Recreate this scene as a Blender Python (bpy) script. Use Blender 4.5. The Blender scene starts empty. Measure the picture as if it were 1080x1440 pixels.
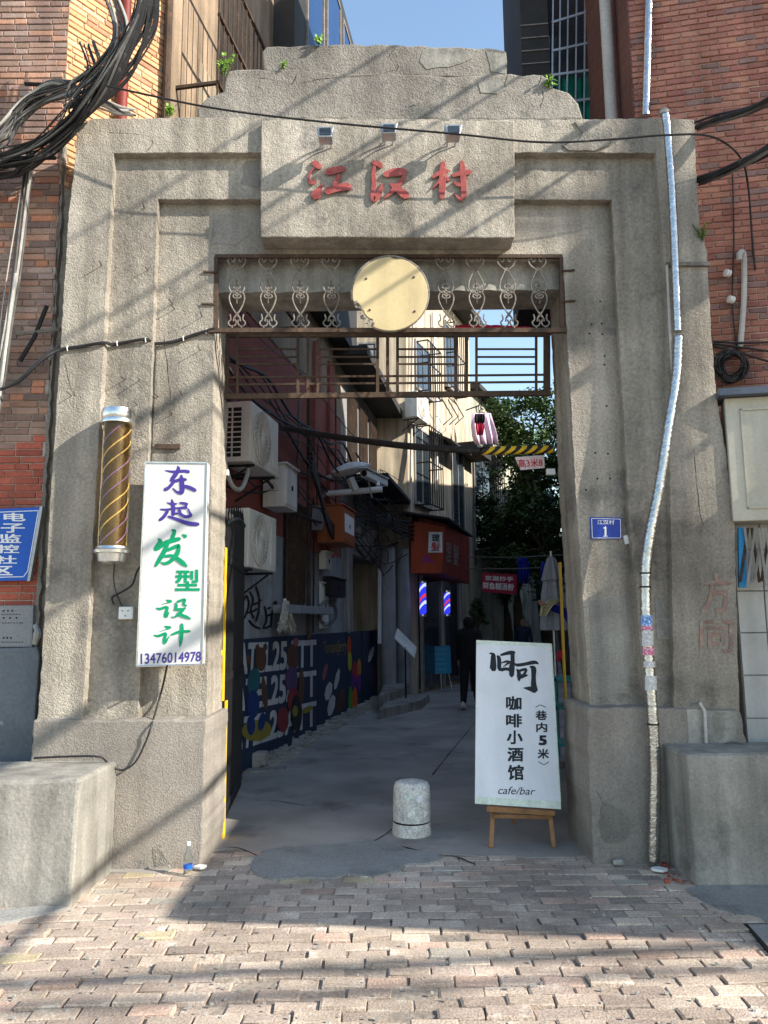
import bpy, bmesh, math, random
from mathutils import Vector, Matrix
R = random.Random(7)
rad = math.radians
scn = bpy.context.scene
COL = scn.collection

# ------------------------------------------------------------------ camera
FPX, TILT, ROLL, CAMZ = 1081.0, rad(8.1), rad(0.5), 1.62
FW = Vector((0, math.cos(TILT), math.sin(TILT)))
_u = Vector((0, -math.sin(TILT), math.cos(TILT))); _r = Vector((1, 0, 0))
RT = math.cos(ROLL) * _r - math.sin(ROLL) * _u
UP = math.sin(ROLL) * _r + math.cos(ROLL) * _u
CAM = Vector((0, 0, CAMZ))
cd = bpy.data.cameras.new('camera'); cd.sensor_fit = 'HORIZONTAL'; cd.sensor_width = 36
cd.lens = 36 * FPX / 1080; cd.clip_end = 2000; cd.clip_start = 0.05
cam = bpy.data.objects.new('camera', cd); COL.objects.link(cam)
m3 = Matrix((RT, UP, -FW)).transposed()
cam.matrix_world = Matrix.Translation(CAM) @ m3.to_4x4()
scn.camera = cam

# ------------------------------------------------------------------ sky, sun, exposure
SA, SB = 2.3, 1.5                                         # sun: metres right and up for each metre out of the gate
SUN = Vector((SA, -1.0, SB)).normalized()                 # towards the sun
w = bpy.data.worlds.new('World'); scn.world = w; w.use_nodes = True
wn = w.node_tree.nodes; wl = w.node_tree.links
sky = wn.new('ShaderNodeTexSky'); sky.sky_type = 'NISHITA'; sky.sun_disc = False
sky.sun_elevation = math.asin(SUN.z); sky.sun_rotation = math.atan2(SUN.x, SUN.y)
sky.air_density = 1.35; sky.dust_density = 0.5; sky.ozone_density = 1.5
wl.new(sky.outputs[0], wn['Background'].inputs[0]); wn['Background'].inputs[1].default_value = 0.15
sd = bpy.data.lights.new('sun', 'SUN'); sd.energy = 4.7; sd.angle = rad(0.55); sd.color = (1.0, 0.93, 0.82)
so = bpy.data.objects.new('sun', sd); COL.objects.link(so); so.location = (12, -8, 12)
so.rotation_euler = (-SUN).to_track_quat('-Z', 'Y').to_euler()
scn.view_settings.view_transform = 'Standard'; scn.view_settings.look = 'None'
scn.view_settings.exposure = 1.0; scn.view_settings.gamma = 1.0

# ------------------------------------------------------------------ picking points of the place
def ray(px, py): return FW + (px - 540) / FPX * RT + (720 - py) / FPX * UP
def P(px, py, Y):
    d = ray(px, py); return CAM + d * (Y / d.y)
def GP(px, py, z=0.0):
    d = ray(px, py); return CAM + d * ((z - CAMZ) / d.z)
def proj(p):
    v = Vector(p) - CAM; k = v.dot(FW)
    return (540 + FPX * v.dot(RT) / k, 720 - FPX * v.dot(UP) / k) if k > 0.05 else (-9999, -9999)
class Frame:
    """a wall: s runs along it, n stands out of it, z is up"""
    def __init__(f, o, t, flip=False):
        f.o = Vector(o); f.t = Vector((t[0], t[1], 0)).normalized()
        f.n = Vector((f.t.y, -f.t.x, 0)) * (-1 if flip else 1)
    def pt(f, s, n, z): return f.o + f.t * s + f.n * n + Vector((0, 0, z))
    def px(f, px, py, off=0.0):
        d = ray(px, py); k = ((f.o + f.n * off - CAM).dot(f.n)) / d.dot(f.n)
        p = CAM + d * k - f.o; return p.dot(f.t), p.z
    def at(f, px, py, off=0.0):
        s, z = f.px(px, py, off); return f.pt(s, off, z)
class Plane:
    """a tilted flat face through three points"""
    def __init__(f, a, b, c):
        f.o = Vector(a); f.n = (Vector(b) - f.o).cross(Vector(c) - f.o).normalized()
        if f.n.dot(CAM - f.o) < 0: f.n = -f.n
    def at(f, px, py, off=0.0):
        d = ray(px, py); k = (f.o + f.n * off - CAM).dot(f.n) / d.dot(f.n); return CAM + d * k

# ------------------------------------------------------------------ meshes
def cr(pts, n=6):
    """smooth curve through points (tuples of any length)"""
    pts = [tuple(p) for p in pts]
    if len(pts) < 3:
        a, b = pts[0], pts[-1]
        return [tuple(a[k] + (b[k] - a[k]) * i / n for k in range(len(a))) for i in range(n + 1)]
    q = [tuple(2 * a - b for a, b in zip(pts[0], pts[1]))] + pts + [tuple(2 * a - b for a, b in zip(pts[-1], pts[-2]))]
    out = []
    for i in range(1, len(q) - 2):
        for j in range(n):
            t = j / n; t2 = t * t; t3 = t2 * t
            out.append(tuple(.5 * (2 * b + (c - a) * t + (2 * a - 5 * b + 4 * c - d) * t2 + (3 * b - a - 3 * c + d) * t3)
                             for a, b, c, d in zip(q[i - 1], q[i], q[i + 1], q[i + 2])))
    out.append(pts[-1]); return out
WLOC = {}
class M:
    def __init__(m): m.v = []; m.f = []; m.mi = []; m.rn = []; m.cur = 0; m.r = 0.0
    def add(m, vs, fs):
        b = len(m.v); m.v += [Vector(v) for v in vs]
        for f in fs: m.f.append([b + i for i in f]); m.mi.append(m.cur); m.rn.append(m.r)
        return m
    def hexa(m, p):      # 8 points: bottom ring 0-3, top ring 4-7
        return m.add(p, [(3, 2, 1, 0), (4, 5, 6, 7), (0, 1, 5, 4), (1, 2, 6, 5), (2, 3, 7, 6), (3, 0, 4, 7)])
    def box(m, x0, x1, y0, y1, z0, z1):
        return m.hexa([(x0, y0, z0), (x1, y0, z0), (x1, y1, z0), (x0, y1, z0), (x0, y0, z1), (x1, y0, z1), (x1, y1, z1), (x0, y1, z1)])
    def fbox(m, fr, s0, s1, n0, n1, z0, z1):
        q = [(s0, n1), (s1, n1), (s1, n0), (s0, n0)]
        return m.hexa([fr.pt(s, n, z0) for s, n in q] + [fr.pt(s, n, z1) for s, n in q])
    def prism(m, pts, off):
        n = len(pts); off = Vector(off); a = [Vector(p) for p in pts]
        return m.add(a + [p + off for p in a], [list(range(n)), list(range(2 * n - 1, n - 1, -1))] +
                     [((i + 1) % n, i, n + i, n + (i + 1) % n) for i in range(n)])
    def tube(m, pts, r, n=6, sm=0):
        pts = [Vector(p) for p in (cr([tuple(p) for p in pts], sm) if sm else pts)]
        if len(pts) < 2: return m
        rs = r if isinstance(r, (list, tuple)) else [r] * len(pts)
        if len(rs) != len(pts): rs = [rs[min(len(rs) - 1, int(i * len(rs) / len(pts)))] for i in range(len(pts))]
        vs = []; up = None
        for i, p in enumerate(pts):
            t = (pts[min(i + 1, len(pts) - 1)] - pts[max(i - 1, 0)])
            t = t.normalized() if t.length > 1e-9 else Vector((0, 0, 1))
            if up is None: up = Vector((0, 0, 1)) if abs(t.z) < .9 else Vector((0, 1, 0))
            x = up.cross(t)
            if x.length < 1e-4: x = Vector((1, 0, 0)).cross(t)
            x.normalize(); y = t.cross(x); up = y
            for k in range(n):
                a = 2 * math.pi * k / n; vs.append(p + (x * math.cos(a) + y * math.sin(a)) * rs[i])
        fs = []
        for i in range(len(pts) - 1):
            for k in range(n):
                a = i * n + k; b = i * n + (k + 1) % n; fs.append((a, b, b + n, a + n))
        fs.append(list(range(n - 1, -1, -1))); fs.append([(len(pts) - 1) * n + k for k in range(n)])
        return m.add(vs, fs)
    def lathe(m, prof, c, axis=(0, 0, 1), n=24):
        c = Vector(c); ax = Vector(axis).normalized()
        x = ax.orthogonal().normalized(); y = ax.cross(x); vs = []
        for r, h in prof:
            for k in range(n):
                a = 2 * math.pi * k / n; vs.append(c + ax * h + (x * math.cos(a) + y * math.sin(a)) * max(r, 1e-4))
        fs = []
        for i in range(len(prof) - 1):
            for k in range(n):
                a = i * n + k; b = i * n + (k + 1) % n; fs.append((a, b, b + n, a + n))
        fs.append(list(range(n - 1, -1, -1))); fs.append([(len(prof) - 1) * n + k for k in range(n)])
        return m.add(vs, fs)
    def mesh(m, name, mats, o):
        me = bpy.data.meshes.new(name)
        me.from_pydata([v - o for v in m.v], [], m.f)
        for q in mats: me.materials.append(q)
        if len(mats) > 1: me.polygons.foreach_set('material_index', m.mi)
        if any(m.rn):
            at = me.attributes.new('rnd', 'FLOAT', 'FACE'); at.data.foreach_set('value', m.rn)
        return me
    def build(m, name, mat, parent=None, label=None, cat=None, group=None, kind=None, smooth=False, bevel=0, ang=40, origin=None):
        mats = mat if isinstance(mat, (list, tuple)) else [mat]
        xs = [v.x for v in m.v]; ys = [v.y for v in m.v]; zs = [v.z for v in m.v]
        o = Vector(origin) if origin else Vector(((min(xs) + max(xs)) / 2, (min(ys) + max(ys)) / 2, min(zs)))
        me = m.mesh(name, mats, o)
        bm = bmesh.new(); bm.from_mesh(me); bmesh.ops.recalc_face_normals(bm, faces=bm.faces); bm.to_mesh(me); bm.free()
        if smooth:
            me.polygons.foreach_set('use_smooth', [True] * len(me.polygons)); me.set_sharp_from_angle(angle=rad(ang))
        return place(name, me, o, parent, label, cat, group, kind, bevel)
def place(name, me, o, parent=None, label=None, cat=None, group=None, kind=None, bevel=0):
    ob = bpy.data.objects.new(name, me); COL.objects.link(ob)
    ob.location = Vector(o) - (WLOC[parent.name] if parent else Vector((0, 0, 0))); WLOC[ob.name] = Vector(o)
    if parent: ob.parent = parent
    if bevel:
        b = ob.modifiers.new('bevel', 'BEVEL'); b.width = bevel; b.segments = 2; b.limit_method = 'ANGLE'; b.angle_limit = rad(40)
    return tag(ob, label, cat, group, kind)
def tag(o, label=None, cat=None, group=None, kind=None):
    if label: o['label'] = label
    if cat: o['category'] = cat
    if group: o['group'] = group
    if kind: o['kind'] = kind
    return o
def thing(name, label, cat, loc, group=None, kind=None):
    return place(name, None, loc, None, label, cat, group, kind)
def copy_tree(o, shift, parent=None):
    c = o.copy(); COL.objects.link(c); c.parent = parent
    WLOC[c.name] = WLOC[o.name] + Vector(shift)
    if not parent: c.location = o.location + Vector(shift)
    for ch in o.children: copy_tree(ch, shift, c)
    return c
def jit(poly, step=.12, amp=.006, rng=R):
    """split the edges of an outline and roughen them"""
    out = []
    for i, a in enumerate(poly):
        a = Vector(a); b = Vector(poly[(i + 1) % len(poly)]); n = max(1, int((b - a).length / step))
        for k in range(n):
            p = a.lerp(b, k / n)
            q = 1 if k else .5
            out.append(p + Vector((rng.uniform(-amp, amp) * q, 0, rng.uniform(-amp, amp) * q)))
    return out

# ------------------------------------------------------------------ materials
def mat(name, col, rough=.8, metal=0., var=.18, vs=2.5, fine=.12, fs=45., bump=.25, bs=60., bd=.006, streak=0., col2=None,
        c2s=2., c2t=.55, rnd=0., spec=.3, emit=None, es=1., trans=0., pal=None, grain=0.):
    ma = bpy.data.materials.new(name); ma.use_nodes = True; nt = ma.node_tree; N = nt.nodes; L = nt.links
    bs_ = N['Principled BSDF']
    bs_.inputs['Roughness'].default_value = rough; bs_.inputs['Metallic'].default_value = metal
    bs_.inputs['Specular IOR Level'].default_value = spec
    if trans: bs_.inputs['Transmission Weight'].default_value = trans; bs_.inputs['IOR'].default_value = 1.3
    geo = N.new('ShaderNodeNewGeometry').outputs['Position']
    def noise(scale, detail=4, vec=None, rgh=.55):
        n = N.new('ShaderNodeTexNoise'); n.inputs['Scale'].default_value = scale; n.inputs['Detail'].default_value = detail
        n.inputs['Roughness'].default_value = rgh; L.new(vec or geo, n.inputs['Vector']); return n.outputs['Fac']
    def ramp(src, lo, hi, a=.3, b=.7):
        r = N.new('ShaderNodeMapRange'); r.inputs[1].default_value = a; r.inputs[2].default_value = b
        r.inputs[3].default_value = lo; r.inputs[4].default_value = hi; L.new(src, r.inputs[0]); return r.outputs[0]
    def mixc(fac, a, b, mode='MIX'):
        x = N.new('ShaderNodeMix'); x.data_type = 'RGBA'; x.blend_type = mode
        for s, k in ((fac, 0), (a, 6), (b, 7)):
            if hasattr(s, 'links') or hasattr(s, 'is_linked'): L.new(s, x.inputs[k])
            elif k == 0: x.inputs[0].default_value = s
            else: x.inputs[k].default_value = (*s, 1) if len(s) == 3 else s
        return x.outputs[2]
    def gray(v):
        c = N.new('ShaderNodeCombineColor'); [L.new(v, c.inputs[i]) for i in range(3)]; return c.outputs[0]
    c = None
    if pal or rnd:
        oi = N.new('ShaderNodeObjectInfo').outputs['Random']
        at = N.new('ShaderNodeAttribute'); at.attribute_name = 'rnd'
        ad = N.new('ShaderNodeMath'); ad.operation = 'ADD'; L.new(oi, ad.inputs[0]); L.new(at.outputs['Fac'], ad.inputs[1])
        fr = N.new('ShaderNodeMath'); fr.operation = 'FRACT'; L.new(ad.outputs[0], fr.inputs[0]); rv = fr.outputs[0]
    if pal:
        rp = N.new('ShaderNodeValToRGB'); rp.color_ramp.interpolation = 'CONSTANT'; e = rp.color_ramp.elements
        while len(e) < len(pal): e.new(1)
        for i, (pos, cc) in enumerate(pal): e[i].position = pos; e[i].color = (*cc, 1)
        L.new(rv, rp.inputs[0]); c = rp.outputs[0]
    else: c = mixc(0., col, col)
    if col2:
        f = ramp(noise(c2s, 6, rgh=.65), 0, 1, c2t, c2t + .1); c = mixc(f, c, col2)
    if var: c = mixc(1., c, gray(ramp(noise(vs), 1 - var, 1 + var)), 'MULTIPLY')
    if fine: c = mixc(1., c, gray(ramp(noise(fs, 3), 1 - fine, 1 + fine)), 'MULTIPLY')
    if streak:
        mp = N.new('ShaderNodeMapping'); mp.inputs['Scale'].default_value = (7, 7, .5); L.new(geo, mp.inputs[0])
        c = mixc(1., c, gray(ramp(noise(1.0, 5, mp.outputs[0]), 1 - streak, 1 + streak * .35, .35, .65)), 'MULTIPLY')
    if rnd:
        m_ = N.new('ShaderNodeMapRange'); m_.inputs[3].default_value = 1 - rnd; m_.inputs[4].default_value = 1 + rnd
        mu = N.new('ShaderNodeMath'); mu.operation = 'MULTIPLY'; mu.inputs[1].default_value = 7.31; L.new(rv, mu.inputs[0])
        f2 = N.new('ShaderNodeMath'); f2.operation = 'FRACT'; L.new(mu.outputs[0], f2.inputs[0]); L.new(f2.outputs[0], m_.inputs[0])
        c = mixc(1., c, gray(m_.outputs[0]), 'MULTIPLY')
    L.new(c, bs_.inputs['Base Color'])
    if bump:
        b = N.new('ShaderNodeBump'); b.inputs['Strength'].default_value = bump; b.inputs['Distance'].default_value = bd
        h = noise(bs, 3, rgh=.6)
        if grain:
            h2 = N.new('ShaderNodeMath'); h2.operation = 'ADD'; h3 = N.new('ShaderNodeMath'); h3.operation = 'MULTIPLY'; h3.inputs[1].default_value = grain
            L.new(noise(9, 4), h3.inputs[0]); L.new(h, h2.inputs[0]); L.new(h3.outputs[0], h2.inputs[1]); h = h2.outputs[0]
        L.new(h, b.inputs['Height']); L.new(b.outputs[0], bs_.inputs['Normal'])
    if emit:
        bs_.inputs['Emission Color'].default_value = (*emit, 1); bs_.inputs['Emission Strength'].default_value = es
    return ma
def brickmat(name, c1, c2, mortar, frame_t, scale=1.0, bump=.5):
    """far brickwork, too small to pick apart; laid along a wall's own direction"""
    ma = mat(name, c1, .9, var=.2, bump=0); nt = ma.node_tree; N = nt.nodes; L = nt.links; bs_ = N['Principled BSDF']
    geo = N.new('ShaderNodeNewGeometry').outputs['Position']
    d = N.new('ShaderNodeVectorMath'); d.operation = 'DOT_PRODUCT'; d.inputs[1].default_value = (frame_t[0], frame_t[1], 0); L.new(geo, d.inputs[0])
    s = N.new('ShaderNodeSeparateXYZ'); L.new(geo, s.inputs[0]); cb = N.new('ShaderNodeCombineXYZ')
    L.new(d.outputs['Value'], cb.inputs[0]); L.new(s.outputs[2], cb.inputs[1])
    b = N.new('ShaderNodeTexBrick'); L.new(cb.outputs[0], b.inputs['Vector']); b.inputs['Scale'].default_value = scale
    b.inputs['Brick Width'].default_value = .25; b.inputs['Row Height'].default_value = .063; b.inputs['Mortar Size'].default_value = .006
    b.inputs['Color1'].default_value = (*c1, 1); b.inputs['Color2'].default_value = (*c2, 1); b.inputs['Mortar'].default_value = (*mortar, 1)
    n = N.new('ShaderNodeTexNoise'); n.inputs['Scale'].default_value = 1.3; n.inputs['Detail'].default_value = 6; L.new(geo, n.inputs['Vector'])
    mr = N.new('ShaderNodeMapRange'); mr.inputs[3].default_value = .55; mr.inputs[4].default_value = 1.35; L.new(n.outputs['Fac'], mr.inputs[0])
    x = N.new('ShaderNodeVectorMath'); x.operation = 'SCALE'; L.new(b.outputs['Color'], x.inputs[0]); L.new(mr.outputs[0], x.inputs['Scale'])
    L.new(x.outputs[0], bs_.inputs['Base Color'])
    bp = N.new('ShaderNodeBump'); bp.inputs['Strength'].default_value = bump; bp.inputs['Distance'].default_value = .008; bp.invert = True
    L.new(b.outputs['Fac'], bp.inputs['Height']); L.new(bp.outputs[0], bs_.inputs['Normal'])
    return ma
mt = {}
mt['cast'] = mat('roughcast', (.335, .300, .250), .95, var=.30, vs=1.4, fine=.22, fs=50, bump=.85, bs=78, bd=.012, streak=.30, col2=(.205, .187, .163), c2s=1.9, c2t=.55, grain=1.5)
mt['cast_dark'] = mat('weathered_roughcast', (.25, .228, .198), .95, var=.3, vs=1.4, fine=.2, fs=60, bump=.9, bs=75, bd=.014, streak=.2, col2=(.15, .145, .13), c2s=2.2, c2t=.56, grain=1.4)
mt['base'] = mat('plinth_plaster', (.26, .234, .203), .95, var=.26, vs=1.2, fine=.18, fs=70, bump=.7, bs=85, bd=.01, col2=(.17, .16, .15), c2s=1.6, c2t=.56, streak=.15, grain=.6)
mt['conc'] = mat('smooth_concrete', (.29, .277, .245), .9, var=.26, fine=.16, fs=60, bump=.6, bs=40, bd=.008, grain=1., col2=(.18, .172, .152), c2s=2.1, c2t=.56, streak=.3)
mt['asphalt'] = mat('alley_cement', (.31, .285, .258), .85, var=.28, vs=1.1, fine=.14, fs=90, bump=.35, bs=70, bd=.004, col2=(.215, .2, .185), c2s=1.3, c2t=.55)
mt['patch'] = mat('patched_cement', (.27, .265, .25), .9, var=.15, fine=.2, fs=70, bump=.5, bs=60, bd=.006, col2=(.2, .2, .19), c2s=3)
mt['earth'] = mat('street_ground', (.17, .155, .14), .95, var=.2, bump=.3)
mt['sand'] = mat('joint_sand', (.27, .23, .19), .95, var=.3, fine=.3, bump=.6, bs=120)
mt['paver'] = mat('paving_brick', (.3, .22, .19), .92, var=.38, vs=1.5, fine=.3, fs=90, bump=.9, bs=90, bd=.006, rnd=.2, col2=(.52, .46, .38), c2s=6, c2t=.58,
    pal=[(0, (.42, .34, .272)), (.3, (.39, .31, .25)), (.52, (.46, .375, .298)), (.75, (.34, .272, .225)), (.9, (.43, .31, .243)), (.97, (.52, .43, .28)), (.985, (.41, .37, .31))])
mt['lbrick'] = mat('weathered_brick', (.4, .25, .18), .92, streak=.25, vs=.9, var=.3, fine=.2, fs=90, bump=.6, bs=70, bd=.005, rnd=.22,
    pal=[(0, (.33, .21, .16)), (.25, (.28, .175, .14)), (.5, (.40, .225, .155)), (.62, (.31, .22, .18)), (.82, (.25, .165, .14)), (.93, (.45, .20, .12))])
mt['redbrick'] = mat('painted_red_brick', (.36, .095, .06), .85, var=.2, fine=.15, bump=.5, rnd=.18, col2=(.33, .2, .15), c2s=4, c2t=.66)
mt['rbrick'] = mat('red_facade_brick', (.4, .15, .1), .88, streak=.22, vs=.9, var=.24, fine=.15, fs=80, bump=.4, bs=60, bd=.004, rnd=.12,
    pal=[(0, (.39, .165, .12)), (.3, (.42, .185, .135)), (.55, (.35, .14, .11)), (.72, (.45, .21, .145)), (.88, (.27, .16, .14))])
mt['obrick'] = mat('orange_corner_brick', (.5, .28, .16), .9, var=.15, fine=.15, bump=.5, rnd=.2,
    pal=[(0, (.56, .33, .17)), (.4, (.60, .37, .2)), (.7, (.5, .24, .14)), (.9, (.62, .42, .25))])
mt['mortar'] = mat('mortar', (.42, .37, .31), .95, var=.25, fine=.2, bump=.5)
mt['rmortar'] = mat('pale_pink_mortar', (.50, .36, .30), .95, var=.2, fine=.2, bump=.4)
mt['iron'] = mat('black_iron', (.02, .02, .022), .55, .4, var=.2, bump=.2, col2=(.05, .03, .02), c2t=.62)
mt['rust'] = mat('rusty_iron', (.075, .05, .036), .85, .2, var=.3, fine=.25, bump=.4, col2=(.12, .07, .045), c2s=9)
mt['palepaint'] = mat('flaking_pale_paint', (.21, .185, .16), .8, .1, var=.3, vs=12, fine=.3, bump=.5, bs=90, col2=(.16, .10, .07), c2s=16, c2t=.6)
mt['white'] = mat('white_paint', (.78, .78, .75), .45, var=.06, fine=.04, bump=.08, col2=(.6, .57, .5), c2s=5, c2t=.66)
mt['plastic'] = mat('white_plastic', (.72, .72, .69), .4, var=.07, fine=.04, bump=.05)
mt['acwhite'] = mat('grimy_white_enamel', (.72, .71, .67), .5, var=.12, fine=.06, bump=.08, streak=.18, col2=(.5, .46, .4), c2s=3, c2t=.64)
mt['dark'] = mat('dark_void', (.012, .012, .013), .8, var=.1, bump=0)
mt['cable'] = mat('black_cable_sheath', (.022, .021, .022), .6, var=.35, vs=8, bump=.2, col2=(.09, .085, .08), c2s=14, c2t=.6)
mt['gcable'] = mat('grey_cable_sheath', (.11, .105, .1), .6, var=.3, vs=8, bump=.2)
mt['wcable'] = mat('white_cable_sheath', (.36, .35, .32), .6, var=.2, vs=8, bump=.2)
mt['foil'] = mat('crumpled_foil', (.52, .52, .52), .26, 1., var=.16, vs=14, fine=.1, bump=.6, bs=38, bd=.008)
mt['chrome'] = mat('dull_chrome', (.8, .8, .78), .28, 1., var=.15, vs=10, bump=.15, bs=40)
mt['steel'] = mat('galvanised_steel', (.42, .43, .44), .45, .8, var=.2, bump=.15)
mt['pvc'] = mat('old_grey_pvc', (.46, .44, .41), .6, var=.15, bump=.1)
mt['redpaint'] = mat('faded_red_paint', (.30, .065, .058), .6, var=.18, vs=12, fine=.15, bump=.4, bs=70, col2=(.34, .13, .11), c2s=12, c2t=.6)
mt['wood'] = mat('easel_wood', (.30, .155, .07), .6, var=.25, vs=9, bump=.2)
mt['signwhite'] = mat('banner_white', (.76, .76, .78), .55, streak=.07, var=.06, fine=.02, bump=.06, bs=14)
mt['lightbox'] = mat('lightbox_film', (.64, .64, .625), .35, streak=.1, var=.06, fine=.02, bump=.1, bs=6, bd=.02)
mt['tape'] = mat('greenish_tape', (.66, .72, .6), .4, var=.12, vs=12, bump=.3)
mt['ink'] = mat('black_ink', (.012, .012, .016), .5, var=.1, bump=0)
mt['inkblue'] = mat('indigo_print', (.055, .035, .24), .5, var=.06, bump=0)
mt['inkgreen'] = mat('green_print', (.0, .26, .115), .5, var=.06, bump=0)
mt['inkred'] = mat('red_print', (.55, .03, .05), .5, var=.06, bump=0)
mt['blue'] = mat('blue_enamel', (.012, .10, .48), .35, var=.08, fine=.05, bump=.05)
mt['blueplate'] = mat('blue_plate', (.012, .045, .33), .35, var=.06, bump=.05)
mt['printwhite'] = mat('white_print', (.80, .80, .80), .5, var=.08, bump=0)
mt['cream'] = mat('faded_cream_disc', (.56, .45, .25), .8, var=.08, vs=3, fine=.04, bump=.1, streak=.12)
mt['yellow'] = mat('yellow_paint', (.75, .47, .02), .5, var=.12, bump=.15, col2=(.5, .3, .06), c2s=8, c2t=.66)
mt['greypaint'] = mat('grey_wainscot_paint', (.30, .315, .34), .8, var=.14, fine=.08, bump=.2, streak=.22, col2=(.22, .22, .23), c2s=1.7, c2t=.6)
mt['beige'] = mat('beige_render', (.52, .44, .33), .9, var=.12, fine=.08, bump=.25, streak=.45, col2=(.46, .38, .29), c2s=1.2, c2t=.6)
mt['greyrender'] = mat('grey_render', (.30, .285, .27), .9, var=.18, fine=.1, bump=.3, streak=.4)
mt['greenrender'] = mat('mossy_render', (.42, .41, .33), .9, var=.25, fine=.1, bump=.3, streak=.45, col2=(.16, .19, .10), c2s=1.0, c2t=.55)
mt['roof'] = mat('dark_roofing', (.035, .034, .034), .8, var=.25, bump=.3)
mt['glass'] = mat('dark_window_glass', (.03, .04, .05), .08, var=.1, bump=0, spec=.7)
mt['bluegl'] = mat('blue_window_glass', (.015, .05, .14), .5, var=.1, bump=0, spec=.2)
mt['navy'] = mat('navy_mural_paint', (.017, .03, .068), .7, var=.15, fine=.1, bump=.1)
mt['tile'] = mat('white_glazed_tile', (.44, .445, .44), .3, var=.12, fine=.05, bump=.1, rnd=.06, streak=.2, col2=(.4, .4, .39), c2s=5, c2t=.62)
mt['shopbox'] = mat('cream_shutter_box', (.52, .49, .40), .6, var=.1, fine=.06, bump=.15, streak=.14)
mt['leaf'] = mat('dark_leaf', (.035, .075, .022), .55, var=.45, vs=1.6, fine=.35, fs=9, bump=0, spec=.35)
mt['leaf2'] = mat('mid_leaf', (.06, .11, .03), .55, var=.45, vs=1.6, fine=.35, fs=9, bump=0, spec=.35)
mt['weed'] = mat('bright_weed', (.14, .27, .03), .6, var=.3, vs=20, bump=0)
mt['bark'] = mat('bark', (.07, .055, .04), .9, var=.3, bump=.6)
mt['skin'] = mat('skin', (.42, .25, .18), .55, var=.08, bump=0)
mt['hair'] = mat('black_hair', (.01, .009, .009), .5, var=.1, bump=.2)
mt['blackcloth'] = mat('black_cloth', (.012, .012, .014), .9, var=.3, bump=.3)
mt['greycloth'] = mat('grey_parasol_cloth', (.30, .32, .36), .85, var=.12, bump=.15)
mt['bluecloth'] = mat('royal_blue_cloth', (.01, .025, .30), .85, var=.15, bump=.2)
mt['lilac'] = mat('lilac_cloth', (.72, .54, .68), .85, var=.12, bump=.2)
mt['redcloth'] = mat('crimson_cloth', (.42, .015, .05), .85, var=.15, bump=.2)
mt['towel'] = mat('pale_yellow_towel', (.62, .58, .36), .9, var=.1, bump=.3)
mt['orange'] = mat('orange_red_board', (.42, .065, .02), .6, var=.18, bump=.1, streak=.12)
mt['maroon'] = mat('maroon_board', (.19, .03, .022), .6, var=.2, bump=.1, streak=.3)
mt['boxorange'] = mat('orange_cabinet', (.34, .09, .028), .5, var=.15, bump=.1)
mt['redsign'] = mat('crimson_signboard', (.33, .012, .045), .5, var=.1, bump=.05)
mt['teal'] = mat('teal_paint', (.05, .30, .28), .6, var=.2, bump=.1)
mt['greencloth'] = mat('green_tarpaulin', (.0, .17, .115), .7, var=.25, vs=4, bump=.3)
mt['mop'] = mat('mop_string', (.45, .42, .37), .95, var=.25, vs=20, bump=.4)
mt['stone'] = mat('rubble_stone', (.33, .32, .29), .95, var=.25, fine=.2, bump=.7, bs=40, bd=.01)
mt['plaque'] = mat('grey_granite_plaque', (.24, .245, .25), .5, var=.08, fine=.3, fs=160, bump=.05)
mt['slate'] = mat('dark_painted_panel', (.13, .145, .16), .6, var=.15, bump=.1, col2=(.45, .46, .46), c2s=7, c2t=.68)
mt['amber'] = mat('amber_tube', (1., .74, .4), .06, var=0, fine=0, bump=0, trans=1.)
mt['bronze'] = mat('dark_drum', (.10, .078, .042), .35, .3, var=.1, bump=0)
mt['gold'] = mat('gold_stripe', (.85, .72, .35), .35, .2, var=.05, bump=0)
mt['violet'] = mat('violet_stripe', (.32, .22, .75), .35, .2, var=.05, bump=0)
mt['clear'] = mat('bottle_glass', (.82, .9, .86), .05, var=0, fine=0, bump=0, trans=1.)

# ================================================================== GROUND
def sheet(name, pts, z, m, label=None, thick=.0):
    a = M()
    if thick: a.prism([(x, y, z) for x, y in pts], (0, 0, -thick))
    else: a.add([(x, y, z) for x, y in pts], [list(range(len(pts)))])
    return a.build(name, m, kind='structure', label=label)
sheet('ground', [(-400, -400), (400, -400), (400, 400), (-400, 400)], -.09, mt['earth'])
sheet('street_bed', [(-14, -14), (14, -14), (14, 5.9), (-14, 5.9)], -.022, mt['sand'], thick=.05)
# cement floor of the alley, its front edge broken
edge = []
for px, py in [(225, 1228), (262, 1216), (290, 1197), (330, 1193), (360, 1200), (400, 1189), (440, 1192), (500, 1184), (560, 1190), (610, 1199), (680, 1203), (740, 1205), (800, 1204), (840, 1207), (900, 1212), (935, 1216)]:
    p = GP(px, py); edge.append((p.x + R.uniform(-.01, .01), p.y + R.uniform(-.015, .015)))
alley = [(-5.5, 5.9)] + edge + [(6.0, 5.75), (9, 20), (16, 42), (-3, 42), (-5.5, 20)]
road = sheet('alley_road', alley, .0, mt['asphalt'], 'grey cement lane running in under the gate', thick=.06)
pp = []
for px, py in [(352, 1222), (358, 1206), (380, 1197), (430, 1191), (470, 1189), (520, 1183), (548, 1186), (575, 1196), (612, 1200), (624, 1208), (600, 1216), (570, 1216), (560, 1226), (525, 1233), (490, 1230), (470, 1236), (420, 1235), (385, 1238), (362, 1232)]:
    p = GP(px, py); pp.append((p.x, p.y))
sheet('cement_patch', pp, .009, mt['patch'], thick=.03)
pp = []
for px, py in [(965, 1252), (985, 1247), (1090, 1247), (1120, 1300), (1065, 1292), (1010, 1278), (985, 1266)]:
    p = GP(px, py); pp.append((p.x, p.y))
sheet('cement_apron', pp, .010, mt['patch'], thick=.03)
pp = []
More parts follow.
